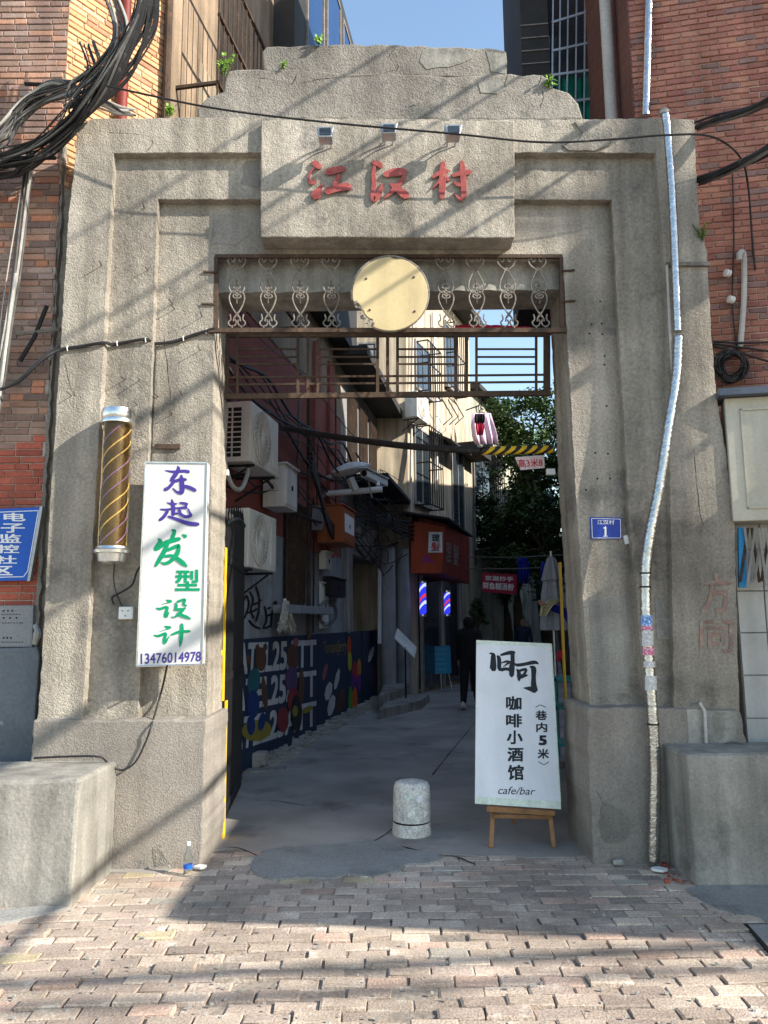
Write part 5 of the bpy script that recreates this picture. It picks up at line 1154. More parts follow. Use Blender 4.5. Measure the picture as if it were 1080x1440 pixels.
# black gate leaf folded back, yellow corner guards
lf = Frame((-1.285, 6.2, 0), (-.085, 1.0)); gl_ = thing('iron_gate_leaf', 'black iron gate leaf with arched top folded back inside the left pier', 'gate', lf.pt(.7, 0, 0)); ll = 1.5
for k in range(17):
    s = ll * k / 16; h = 2.35 + .22 * math.sin(math.pi * (s / ll) * .5 + .2)
    a = M(); a.fbox(lf, s, s + .03, -.012, .012, .06, h); a.build('bar', mt['iron'], gl_)
for z in (.12, 1.15, 2.1): a = M(); a.fbox(lf, 0, ll + .03, -.018, .018, z, z + .06); a.build('rail', mt['iron'], gl_)
M().tube([lf.pt(ll * k / 12, 0, 2.37 + .22 * math.sin(math.pi * k / 12 * .5 + .2)) for k in range(13)], .022, 6).build('top_rail', mt['iron'], gl_, smooth=True)
for k in range(0, 17, 2): s = ll * k / 16 + .015; h = 2.37 + .22 * math.sin(math.pi * (s / ll) * .5 + .2); M().lathe([(.012, 0), (.018, .03), (.001, .14)], lf.pt(s, 0, h), (0, 0, 1), 6).build('spike', mt['iron'], gl_)
rv = GF.px(292, 900, 0)[0]; gx = rv + .012
a = M(); a.box(gx - .004, gx + .004, 6.09, 6.15, 1.02, P(312, 770, 6.1).z); a.box(gx + .018, gx + .027, 6.1, 6.17, -.02, 1.02); a.build('corner_guard', mt['yellow'], None, 'yellow steel corner guard inside the left pier', 'corner guard')
a = M(); xr = GF.px(793, 900, GBK)[0]; a.box(xr - .012, xr - .002, 6.09, 6.15, -.02, GF.px(790, 790, -.45)[1]); a.build('corner_guard', mat('shaded_yellow_paint', (.42, .26, .03), .6, bump=.1), None, 'yellow steel corner guard inside the right pier', 'corner guard')  # shade on the right guard is put into a darker yellow
a = M(); q = P(309, 918, 6.1); a.box(q.x - .03, q.x + .03, 6.05, 6.1, q.z - .02, q.z + .02); a.build('hinge_tab', mt['yellow'], None, 'yellow hinge tab on the left corner guard', 'tab', bevel=.004)
for px, py, sd_ in ((316, 665, 'left'), (774, 664, 'right')): q = P(px, py, 6.16); a = M(); a.box(q.x - .035, q.x + .035, 6.13, 6.17, q.z - .025, q.z + .025); a.build('eye_plate', mt['plastic'], None, 'white eye plate behind the %s side of the opening' % sd_, 'bracket', bevel=.004)
# height bar with hazard tape and sign
hb = thing('height_bar', 'black overhead bar with yellow and black striped end behind the gate', 'bar', P(600, 630, 6.6))
pth = cr([P(396, 602, 8.2), P(470, 614, 7.6), P(560, 626, 7.0), P(640, 632, 6.6), P(676, 634, 6.5)], 8)
M().tube(pth, .032, 10).build('tube', mt['cable'], hb, smooth=True)
e0, e1_ = P(674, 634, 6.5), P(778, 632, 6.4); ax = (e1_ - e0); n = 14; x1 = ax.normalized(); u1 = x1.orthogonal().normalized(); u2 = x1.cross(u1); L_ = ax.length; rr_ = .036
for k in range(n):
    a = M(); vs = []
    for i in range(25):
        an = 2 * math.pi * i / 24
        for e in (0, 1):
            h = (k + e) / n * L_ + .05 * math.sin(an); h = min(max(h, 0), L_); vs.append(e0 + x1 * h + (u1 * math.cos(an) + u2 * math.sin(an)) * rr_)
    a.add(vs, [(2 * i, 2 * i + 2, 2 * i + 3, 2 * i + 1) for i in range(24)]); a.build('stripe', mt['yellow'] if k % 2 else mt['cable'], hb, smooth=True)
hs = thing('height_sign', 'small white sign with red height limit hung below the striped bar', 'sign', P(745, 660, 6.4)); hpl = Frame((0, 6.4, 0), (1, 0))
a = M(); a.prism([hpl.at(x, y) for x, y in ((724, 643), (765, 640), (766, 658), (732, 661))], (0, .006, 0)); a.build('plate', mat('pinkish_sign', (.75, .6, .6), .5, bump=.05), hs)
txt('lettering', '高3米8', [(727, 646), (763, 644), (763, 656), (730, 658)], hpl, mt['inkred'], hs, .012)
# wires along the lane wall
r = random.Random(11)
for k in range(16):
    z = 3.3 + r.uniform(0, 1.9); o_ = r.uniform(.06, .3); s = [W1.pt(sB1 + .2 + i * 1.05, o_, z + r.uniform(-.08, .08) - .25 * math.sin(math.pi * ((i + k) % 4) / 4)) for i in range(8)]
    M().tube(s, r.choice((.008, .012, .02)), 5, 5).build('lane_cable', mt['cable'], None, 'black cable strung along the red lane wall', 'cable', 'cables along the lane wall', smooth=True)
for k in range(5):
    q = [W1.pt(1.0, .5, 3.55 + .06 * k), W1.pt(3.0, .35, 3.05 - .05 * k), W1.pt(5.5, .4, 3.5), W1.pt(8.5, .9, 3.4 + .1 * k)]; M().tube(q, .025, 5, 7).build('lane_cable', mt['cable'], None, 'thick black cable drooping past the meter boxes', 'cable', 'thick cables by the meter boxes', smooth=True)
M().tube([P(420, 690, 11), P(432, 706, 11.5), P(448, 705, 12), P(456, 694, 12.4)], .02, 6, 6).build('camera_lead', mt['wcable'], None, 'white lead looping from electric box to camera arm', 'cable', smooth=True)
r = random.Random(31)
for k, (x, y0, y1, m_) in enumerate(((421, 560, 700, 'gcable'), (447, 600, 760, 'cable'), (472, 560, 705, 'rust'), (490, 765, 890, 'pvc'), (500, 600, 720, 'cable'), (441, 700, 890, 'cable'))):
    M().tube([W1.at(x, y0, .06), W1.at(x + r.uniform(-2, 2), (y0 + y1) / 2, .08), W1.at(x + r.uniform(-1, 1), y1, .06)], r.choice((.014, .02)), 6, 5).build('wall_conduit', mt[m_], None, 'upright conduit on the lane wall, %s from the gate' % ('first', 'third', 'fourth', 'fifth', 'sixth', 'second')[k], 'conduit', 'upright conduits on the lane wall', smooth=True)
tg_ = thing('cable_tangle', 'dark tangle of cables under the black canopy by the orange fascia', 'cable bundle', W1.at(545, 700, .6))
for k in range(30):
    s0_ = sE1 + r.uniform(-.6, .3); z_ = r.uniform(2.9, 4.6); n_ = r.uniform(.1, .75)
    M().tube([W1.pt(s0_, n_ * .4, z_ + r.uniform(-.3, .3)), W1.pt(s0_ + 1.1, n_, z_ - r.uniform(0, .5)), W1.pt(s0_ + 2.3, n_ * .8, z_ + r.uniform(-.5, .3)), W1.pt(s0_ + 3.4, n_ + .1, z_ + r.uniform(-.3, .2))], r.choice((.008, .012, .018)), 5, 6).build('cable', mt['cable'], tg_, smooth=True)
# lamp and camera on an arm
sl = thing('street_lamp', 'grey cobra-head street lamp reaching over the lane', 'street lamp', P(470, 668, 12.3))
M().tube([P(452, 674, 12.3), P(472, 668, 12.3), P(490, 664, 12.3)], .035, 8).build('arm', mt['steel'], sl, smooth=True)
a = M(); vs = []; n1 = 12
for i in range(n1 + 1):
    t = i / n1; p = P(468 + 53 * t, 667 - 12 * t ** 1.2, 12.3); hw = .05 + .16 * math.sin(math.pi * min(1, t * .9 + .1)) ** .7; hh = .02 + .12 * math.sin(math.pi * min(.97, t * .85 + .12))
    for k in range(10): an = 2 * math.pi * k / 10; vs.append(p + Vector((0, math.cos(an) * hw, math.sin(an) * hh * (1 if math.sin(an) > 0 else .45))))
a.add(vs, [(i * 10 + k, i * 10 + (k + 1) % 10, (i + 1) * 10 + (k + 1) % 10, (i + 1) * 10 + k) for i in range(n1) for k in range(10)] + [list(range(10)), [n1 * 10 + k for k in range(10)]]); a.build('lamp_head', mt['acwhite'], sl, smooth=True, ang=60)
cm_ = thing('security_camera', 'white security camera on a pipe arm below the street lamp', 'camera', P(540, 690, 12.4))
M().tube([P(452, 695, 12.4), P(538, 688, 12.4)], .05, 10).build('arm', mt['white'], cm_, smooth=True)
c0, c1 = P(512, 666, 12.1), P(541, 680, 13.0)
def obox(name, p, q, w_, h_, m, parent, up=Vector((0, 0, 1))):
    d = (q - p).normalized(); s = d.cross(up).normalized() * w_; n = s.cross(d).normalized() * h_; a = M()
    a.hexa([p - s - n, p + s - n, p + s + n, p - s + n, q - s - n, q + s - n, q + s + n, q - s + n]); return a.build(name, mt[m], parent, bevel=.01)
obox('body', c0, c1, .06, .055, 'white', cm_); obox('sun_shield', c0 + Vector((-.03, -.1, .075)), c1 + Vector((0, 0, .075)), .085, .01, 'acwhite', cm_); M().lathe([(.05, -.01), (.05, .005)], c0, c0 - c1, 16).build('lens', mt['dark'], cm_)
obox('post', P(532, 684, 12.5), P(530, 676, 12.6), .03, .03, 'white', cm_); M().tube([P(518, 674, 12.3), P(521, 690, 12.35), P(523, 700, 12.35)], .014, 5, 3).build('lead', mt['wcable'], cm_)
obox('bracket_box', P(492, 672, 12.3), P(500, 690, 12.35), .06, .05, 'white', cm_)

# rubble kerb at the foot of the hoardings
r = random.Random(21); rk = M()
for k in range(260):
    s = r.uniform(0.1, 9.6); n_ = r.uniform(.02, .30 + .16 * (s > 7)); z = .10 * (1 - n_ / .5); sz = r.uniform(.025, .07); p = W1.pt(s, n_, 0)
    v = [p + Vector((sx * sz * r.uniform(.7, 1.2), sy * sz * r.uniform(.7, 1.2), zz_)) for zz_ in (-.02, z * r.uniform(.5, 1.1)) for sx, sy in ((-1, -1), (1, -1), (1, 1), (-1, 1))]; rk.hexa(v)
rk.build('rubble_kerb', mt['stone'], None, 'low kerb of cement rubble at the foot of the hoardings', 'kerb', kind='stuff')
q = GP(358, 1078); a = M(); a.box(q.x - .16, q.x + .14, q.y - .1, q.y + .12, .02, .16); a.build('cement_lump', mt['stone'], None, 'small cement block by the hoarding foot', 'block', bevel=.02)
q = GP(360, 1086); a = M(); a.hexa([q + Vector(v) for v in ((-.3, -.12, .0), (.3, .05, .0), (.3, .25, .0), (-.3, .1, .0), (-.3, -.12, .02), (.3, .05, .025), (.3, .25, .02), (-.3, .1, .018))]); a.build('loose_board', mt['greyrender'], None, 'loose grey board lying before the small cement block', 'board')

# ------------------------------------------------------------------ second and third houses
sE2 = (17.25 - 8.763) / W1.t.y
h2 = thing('grey_lean_to', 'dark grey house with black eave between red wall and beige house', 'house', W1.pt((sE1 + sE2) / 2, -1, 0))
a = M(); a.fbox(W1, sE1 + .003, sE2, -4, .02, 2.9, 6.25); a.build('upper_wall', mt['greyrender'], h2)
a = M(); a.fbox(W1, sE1 + .003, sE1 + 1.0, -4, .02, -.05, 2.9); a.fbox(W1, sE1 + 1.0, sE2, -4, -.8, -.05, 2.9); a.build('lower_wall', mt['greyrender'], h2)
a = M(); a.fbox(W1, sE1 - .6, sE2 + .4, -4, .62, 6.26, 6.42); a.build('eave', mt['roof'], h2)
a = M(); a.fbox(W1, sE1 + .4, sE2 + .2, .0, .8, 4.25, 4.32); a.build('canopy', mt['roof'], h2)
for x in (546, 566):
    p = GP(x, 972); a = M(); a.tube([(p.x, 16.4 if x < 560 else 17.0, -.02), (p.x, 16.4 if x < 560 else 17.0, 3.2)], .17, 12); a.build('column', mt['greypaint'], h2, smooth=True)
for k in range(3):
    s = sE1 + .5 + k * 1.1; w_ = M(); w_.fbox(W1, s, s + .7, .0, .03, 4.6, 5.9); wv = w_.build('window', mt['glass'], h2)
    g = M(); [g.fbox(W1, s + .1 * j, s + .1 * j + .02, .05, .08, 4.55, 5.95) for j in range(8)]; g.build('grille', mt['rust'], wv)
a = M(); p = W1.pt(sE1 + 1.6, -.3, 0); bar(a, 534, 800, 534, 905, .25, .22, .04, W1); a.build('vertical_sign', mt['printwhite'], None, 'narrow white vertical sign by the dark doorway', 'sign')
st_ = thing('entrance_steps', 'two cement steps at the dark doorway in the lane', 'steps', GP(560, 995))
for k, q in enumerate((((533, 998), (592, 985), (604, 976), (548, 978)), ((533, 978), (566, 968), (575, 960), (540, 962)))):
    pts = [GP(x, y, .16 * (k + 1)) for x, y in q]; a = M(); a.prism(pts, (0, 0, -.16 * (k + 1) - .02)); a.build('step', mt['conc'], st_, bevel=.01)
# beige house ahead
C3 = Vector((.55, 17.25, 0)); W3 = Frame(C3, (.40, 1)); L3 = 5.2 / W3.t.y
h3 = thing('beige_house', 'stained beige rendered house with barred windows at the bend of the lane', 'house', (0, 19, 0))
e3 = W3.pt(L3, 0, 0); a = M(); a.prism([(-6, 17.25, -.05), (C3.x, 17.25, -.05), (e3.x, e3.y, -.05), (-6, e3.y, -.05)], (0, 0, 10.4)); a.build('wall', mt['beige'], h3)
a = M(); a.fbox(W3, -.3, L3 + .3, -1, .5, 10.36, 10.5); a.build('eave', mt['roof'], h3)
EF = Frame((0, 17.25, 0), (1, 0))
def win(fr, x0, x1, yt, yb, parent, cage=None, n=6, glass='glass'):
    s0, s1, zb, zt = wbox(fr, x0, x1, yt, yb, 0, .03); a = M(); a.fbox(fr, s0, s1, .0, .03, zb, zt); wv = a.build('window', mt[glass], parent)
    a = M(); a.fbox(fr, s0 - .06, s1 + .06, .0, .12, zb - .07, zb - .003); a.build('sill', mt['greyrender'], wv)
    f = M(); f.fbox(fr, s0 - .05, s0, 0, .05, zb, zt); f.fbox(fr, s1, s1 + .05, 0, .05, zb, zt); f.fbox(fr, s0 - .05, s1 + .05, 0, .05, zt, zt + .05); f.fbox(fr, (s0 + s1) / 2 - .02, (s0 + s1) / 2 + .02, 0.031, .045, zb, zt); f.build('frame', mt['greyrender'], wv)
    if cage:
        g = M()
        for k in range(n + 1): s = s0 + (s1 - s0) * k / n; g.fbox(fr, s - .012, s + .012, cage - .02, cage, zb - .1, zt)
        for z in (zb - .1, (zb + zt) / 2, zt - .03): g.fbox(fr, s0, s1, cage - .02, cage, z, z + .03); g.fbox(fr, s0, s0 + .02, 0, cage, z, z + .03); g.fbox(fr, s1 - .02, s1, 0, cage, z, z + .03)
        g.build('cage', mt['iron'], wv)
    return wv
win(W3, 585, 604, 480, 545, h3, .35); win(W3, 584, 603, 600, 705, h3, .4); win(W3, 626, 642, 455, 540, h3, .3); win(W3, 637, 652, 628, 775, h3); win(EF, 478, 528, 484, 545, h3, None, 6, 'greypaint')
s0 = W3.px(615, 700, .4)[0]
a = M(); a.tube([W3.at(609, 440, .08), W3.at(614, 560, .08), W3.at(613, 690, .08)], .05, 8); a.build('drainpipe', mt['white'], h3, smooth=True)
a = M(); a.tube([W3.at(581, 440, .1), W3.at(579, 560, .1), W3.at(577, 740, .1)], .03, 8); a.build('drainpipe', mt['pvc'], h3, smooth=True)
s0, s1, zb, zt = wbox(W3, 641, 668, 603, 625, 0, .7); a = M(); a.hexa([W3.pt(s0, .0, zt), W3.pt(s1, .0, zt), W3.pt(s1, .6, zb + .1), W3.pt(s0, .6, zb + .1), W3.pt(s0, .0, zt + .05), W3.pt(s1, .0, zt + .05), W3.pt(s1, .6, zb + .14), W3.pt(s0, .6, zb + .14)]); a.build('window_hood', mt['roof'], h3)
for k in range(3):
    for q in (((622 + k * 8, 562), (636 + k * 8, 586), (624 + k * 8, 597)),): M().tube([W3.at(x, y, .5) for x, y in q], .016, 5).build('drying_rack', mt['iron'], h3)
s0, z0 = W3.px(590, 585, .45); aircon(W3, s0, z0, .1, 'small air conditioner high on the beige house', .8, .3, .6, False)
# barber shop at the foot of the beige house
bs3 = thing('barber_shop_sign', 'orange-red boxed fascia of the barber shop projecting into the lane', 'shop sign', P(600, 815, 17))
A0, A1, A2 = P(578, 0, 16.9), P(626, 0, 16.9), P(660, 0, 19.0)
zt0, zb0 = P(600, 733, 16.9).z, P(600, 806, 16.9).z
a = M(); a.hexa([(A0.x, 16.9, zb0), (P(626, 806, 16.9).x, 16.9, zb0), (P(660, 820, 19).x, 19, zb0 - .15), (A0.x, 19, zb0), (A0.x, 16.9, zt0 + .1), (P(626, 745, 16.9).x, 16.9, zt0 - .06), (P(660, 765, 19).x, 19, zt0 - .15), (A0.x, 19, zt0)]); a.build('lane_face', mt['maroon'], bs3)
f17 = Frame((0, 16.88, 0), (1, 0))
a = M(); a.prism([f17.at(x, y) for x, y in ((578, 732), (626, 741), (621, 806), (578, 806))], (0, .015, 0)); a.build('end_panel', mt['orange'], bs3)
a = M(); a.prism([f17.at(x, y, .02) for x, y in ((603, 748), (622, 748), (622, 777), (602, 777))], (0, .012, 0)); a.build('name_plate', mt['printwhite'], bs3)
fpl = Off(f17, .021); txt('character', '理', rect(607, 751.5, 618.5, 761.5), fpl, mt['ink'], bs3, .03); txt('character', '髮', rect(606, 762.5, 619.5, 775), fpl, mt['inkred'], bs3, .01)
gm = M(); [ribbon(gm, q, f17, 1, 0, 0, .003, .001 + .0004 * i) for i, q in enumerate(([(594, 788, 1), (600, 782, 1.4), (606, 790, 1)], [(598, 780, 1), (600, 792, 1.2)], [(595, 793, 1), (603, 788, 1), (610, 791, 1)]))]; gm.build('scrawl', mat('magenta_scrawl', (.35, .03, .2), .6, bump=0), bs3)
lanef = Plane(P(626, 806, 16.9), P(660, 820, 19), P(626, 745, 16.9))
for ch, q in (('理', [(627, 762), (634, 764), (634, 790), (627, 790)]), ('髮', [(637, 764), (645, 768), (645, 797), (637, 794)])): txt('worn_character', ch, q, lanef, mt['palepaint'], bs3, .01, .012)
a = M(); a.hexa([(A0.x - .4, 16.6, zt0 + .16), (P(632, 740, 16.6).x, 16.6, zt0), (P(668, 760, 19).x, 19.4, zt0 - .1), (A0.x - .4, 19.4, zt0 + .2), (A0.x - .4, 16.6, zt0 + .2), (P(632, 740, 16.6).x, 16.6, zt0 + .04), (P(668, 760, 19).x, 19.4, zt0 - .06), (A0.x - .4, 19.4, zt0 + .24)]); a.build('rain_sheet', mt['roof'], bs3)
dr = thing('barber_shop', 'dark glazed barber shop front under the orange fascia', 'shop', P(610, 958, 19)); 
a = M(); s0 = W3.px(592, 900, .06)[0]; s1 = W3.px(648, 900, .06)[0]; a.fbox(W3, s0, s1, .0, .06, .1, 2.65); a.build('glazing', mt['glass'], dr)
for s in (s0, (s0 + s1) / 2, s1): a = M(); a.fbox(W3, s - .05, s + .05, .06, .12, 0, 2.7); a.build('door_frame', mt['steel'], dr)
def litpole(px, y0, y1, Y, label):
    p = P(px, y1, Y); h = P(px, y0, Y).z - p.z; t = thing('lit_barber_pole', label, 'barber pole', p, 'lit barber poles in the lane'); n = 9; rr_ = .075
    for k in range(n):
        a = M(); vs = []
        for i in range(17):
            an = 2 * math.pi * i / 16
            for e in (0, 1): zz_ = min(max((k + e) / n * h + .08 * math.sin(an + 2.2), 0), h); vs.append(p + Vector((math.cos(an) * rr_, math.sin(an) * rr_, zz_)))
        a.add(vs, [(2 * i, 2 * i + 2, 2 * i + 3, 2 * i + 1) for i in range(16)]); a.build('lit_stripe', [glow_b, glow_b, glow_w, glow_b, glow_r][k % 5], t, smooth=True)
    for z in (-.04, h): M().lathe([(rr_ + .012, 0), (rr_ + .012, .04)], p + Vector((0, 0, z)), (0, 0, 1), 14).build('cap', mt['chrome'], t)
glow_b = mat('lit_blue', (.02, .02, .3), .4, bump=0, emit=(.03, .05, .9), es=.5); glow_w = mat('lit_white', (.5, .5, .6), .4, bump=0, emit=(.7, .75, .9), es=.5); glow_r = mat('lit_red', (.3, .02, .02), .4, bump=0, emit=(.9, .05, .08), es=.45)
litpole(595, 820, 864, 17.0, 'lit red white and blue barber pole left of the shop door'); litpole(629, 833, 864, 18.6, 'lit barber pole right of the shop door')
# stands in the lane
ms = thing('menu_stand', 'slanted menu stand on a thin black post in the lane', 'menu stand', GP(571, 994)); p = GP(571, 994)
M().lathe([(.17, 0), (.17, .015), (.02, .02)], p, (0, 0, 1), 20).build('base', mt['iron'], ms); M().tube([p, p + Vector((0, 0, 1.12))], .016, 8).build('post', mt['iron'], ms)
a = M(); q0, q1 = P(555, 898, p.y - .1), P(583, 926, p.y + .05); d_ = Vector((.06, .35, .18)); a.hexa([q0, q1, q1 + d_, q0 + d_, q0 + Vector((0, 0, .02)), q1 + Vector((0, 0, .02)), q1 + d_ + Vector((0, 0, .02)), q0 + d_ + Vector((0, 0, .02))]); a.build('menu_board', mt['acwhite'], ms)
bb = thing('blue_board', 'light blue chalk board on an easel in the lane', 'board', GP(620, 972)); Yb = GP(620, 970).y; bf_ = Frame((0, Yb, 0), (1, 0))
a = M(); a.prism([bf_.at(x, y) for x, y in ((604, 909), (633, 908), (635, 947), (606, 948))], (0, .02, 0)); a.build('board', mat('sky_blue_board', (.05, .33, .55), .6, var=.08, bump=.05), bb)
a = M()
for y in (913, 920, 927, 934, 941): 
    for k in range(3): x = 608 + k * 7 + R.uniform(0, 2); bar(a, x, y, x + R.uniform(3, 6), y + R.uniform(-.5, .5), .003, .012, .002, bf_)
a.build('chalk_line', mat('chalk', (.3, .55, .7), .8, bump=0), bb)
for x0, x1 in ((609, 604), (631, 637), (620, 621)): a = M(); bar(a, x0, 947, x1, 974, -.03, .02, .02, bf_); a.build('leg', mt['white'], bb)
# laundry, red sign, far lane
W4 = Frame(W3.pt(L3, 0, 0), (.42, 1)); h4 = thing('mossy_house', 'lower stained house with mossy render beyond the beige one', 'house', W4.pt(4, -2, 0)); e4 = W4.pt(7.5, 0, 0); b4 = W4.pt(0.01, -.02, 0)
a = M(); a.prism([(-4, b4.y + .02, -.05), (b4.x, b4.y + .02, -.05), (e4.x, e4.y, -.05), (-4, e4.y, -.05)], (0, 0, 8.6)); a.build('wall', mt['greenrender'], h4)
a = M(); a.fbox(W4, -.0, 7.6, -1, .3, 8.56, 8.7); a.build('eave', mt['roof'], h4)
win(W4, 668, 690, 640, 770, h4, .5, 7); s0, s1, zb, zt = wbox(W4, 668, 690, 620, 632, 0, .6); a = M(); a.fbox(W4, s0, s1, 0, .6, zb, zt); a.build('window_hood', mt['roof'], h4)
lq = thing('drying_line', 'iron drying bracket on the beige house corner', 'bracket', W3.at(650, 580, .3)); M().tube([P(655, 577, 21), P(674, 570, 21), P(675, 560, 21)], .02, 5).build('arm', mt['iron'], lq)
def cloth(name, pts, Y, m, label, fold=.05, grp=None):
    """hanging cloth: left and right outline, pleated"""
    a = M(); nx = 12; vs = []; ny = len(pts)
    for j, (y, xa, xb) in enumerate(pts):
        for i in range(nx + 1): t = i / nx; vs.append(P(xa + (xb - xa) * t, y, Y) + Vector((0, fold * math.sin(i * 1.9 + j * .3) * (.4 + j / ny), 0)))
    a.add(vs, [(j * (nx + 1) + i, j * (nx + 1) + i + 1, (j + 1) * (nx + 1) + i + 1, (j + 1) * (nx + 1) + i) for j in range(ny - 1) for i in range(nx)])
    o = a.build(name, mt[m], None, label, 'laundry', grp, smooth=True); so_ = o.modifiers.new('thickness', 'SOLIDIFY'); so_.thickness = .012; return o
cloth('hanging_sheet', [(581, 664, 690), (598, 662, 695), (613, 664, 699), (625, 668, 700)], 20.6, 'lilac', 'pale lilac sheet drying outside the beige house', .05)
cloth('hanging_skirt', [(582, 668, 681), (588, 667, 682), (595, 668, 681)], 20.2, 'blackcloth', 'black garment clipped above the red one on the drying line')
cloth('hanging_trousers', [(594, 669, 680), (602, 669, 681), (612, 671, 679)], 20.2, 'redcloth', 'red garment hanging below the black one on the drying line')
cloth('hanging_shirt', [(783, 730, 740), (790, 728, 743), (806, 728, 744), (820, 731, 742)], 16, 'bluecloth', 'royal blue garment hanging beside the red eatery sign')
cloth('hanging_shirt', [(790, 761, 770), (805, 760, 771), (828, 761, 770)], 14, 'bluecloth', 'royal blue garment hanging just left of the closed parasol')
for y, Y in ((781, 16), (797, 15)): M().tube([P(655, y + 2, Y + 2), P(720, y + 3, Y), P(780, y, Y - 1), P(830, y - 2, Y - 1.5)], .012, 5, 5).build('washing_line', mt['gcable'], None, 'washing line across the lane, ' + ('upper one' if y < 790 else 'lower one'), 'line', smooth=True)
rs = thing('eatery_sign', 'crimson eatery signboard with two rows of white characters above the lane', 'sign', P(702, 836, 16)); rf_ = Frame((0, 16, 0), (1, .0)); rpl = Off(rf_, .003)
a = M(); a.prism([rf_.at(x, y) for x, y in ((678, 805), (727, 808), (726, 836), (678, 832))], (0, .04, 0)); a.build('board', mt['redsign'], rs)
txt('lettering', '京滋抄手', [(682, 809), (722, 811), (722, 818), (682, 816)], rpl, mt['printwhite'], rs, .015); txt('lettering', '鲜鱼糊汤粉', [(679, 818), (723, 821), (722, 831), (679, 828)], rpl, mt['printwhite'], rs, .015)
for x in (684, 722): M().tube([P(x, 806, 16.02), P(x, 784, 16.02)], .008, 4).build('hanger', mt['iron'], rs)
# closed parasol
um = thing('closed_parasol', 'closed grey parasol standing behind the right pier', 'parasol', P(776, 985, 9)); pc = P(775, 782, 9); r0 = P(790, 782, 9).x - pc.x
a = M(); vs = []; n = 40
prof = [(782, .02), (786, .05), (800, .085), (814, .115), (815.5, .125), (818, .10), (835, .125), (860, .14), (880, .15), (886, .145)]
for y, rr_ in prof:
    zz_ = P(775, y, 9).z
    for k in range(n): an = 2 * math.pi * k / n; q = rr_ * (1 + .13 * math.sin(an * 8)); vs.append(Vector((pc.x + q * math.cos(an), 9 + q * math.sin(an), zz_)))
a.add(vs, [(i * n + k, i * n + (k + 1) % n, (i + 1) * n + (k + 1) % n, (i + 1) * n + k) for i in range(len(prof) - 1) for k in range(n)] + [list(range(n))]); a.build('canopy', mt['greycloth'], um, smooth=True)
M().tube([(pc.x, 9, 0), (pc.x, 9, P(775, 775, 9).z)], .02, 8).build('pole', mt['steel'], um); M().lathe([(.22, 0), (.22, .07), (.05, .09)], (pc.x, 9, 0), (0, 0, 1), 20).build('base', mt['conc'], um)
tb = thing('teal_rack', 'teal metal rack just behind the right pier', 'rack', GP(790, 1010)); q0 = P(772, 940, 8.2); q1 = P(812, 940, 8.2)
for z in (.35, .72, 1.0): a = M(); a.box(q0.x, q1.x, 8.0, 8.4, z, z + .03); a.build('shelf', mt['teal'], tb)
for x in (q0.x, q1.x - .03):
    for y in (8.0, 8.37): a = M(); a.box(x, x + .03, y, y + .03, 0, 1.03); a.build('post', mt['teal'], tb)
a = M(); a.tube([P(787, 915, 7.9), P(788, 923, 7.9), P(785, 930, 7.9)], [.03, .045, .02], 8, 4); a.build('red_pouch', mt['redcloth'], None, 'small red pouch hanging by the right corner guard', 'pouch', smooth=True)

# ------------------------------------------------------------------ people
def body(name, joints, edges, radii, m, parent, sub=2):
    me = bpy.data.meshes.new(name); me.from_pydata([tuple(v) for v in joints], edges, []); ob = bpy.data.objects.new(name, me); COL.objects.link(ob)
    sk_ = ob.modifiers.new('skin', 'SKIN'); sk_.use_smooth_shade = True
    for i, rv in enumerate(radii): me.skin_vertices[0].data[i].radius = rv if isinstance(rv, tuple) else (rv, rv)
    me.skin_vertices[0].data[0].use_root = True
    ss = ob.modifiers.new('sub', 'SUBSURF'); ss.levels = sub; ss.render_levels = sub
    ev = bpy.data.meshes.new_from_object(ob.evaluated_get(bpy.context.evaluated_depsgraph_get())); bpy.data.objects.remove(ob); bpy.data.meshes.remove(me)
    ev.name = name; ev.materials.clear(); ev.materials.append(m); ev.polygons.foreach_set('use_smooth', [True] * len(ev.polygons))
    return place(name, ev, (0, 0, 0), parent) if not parent else place(name, ev, Vector(), parent)
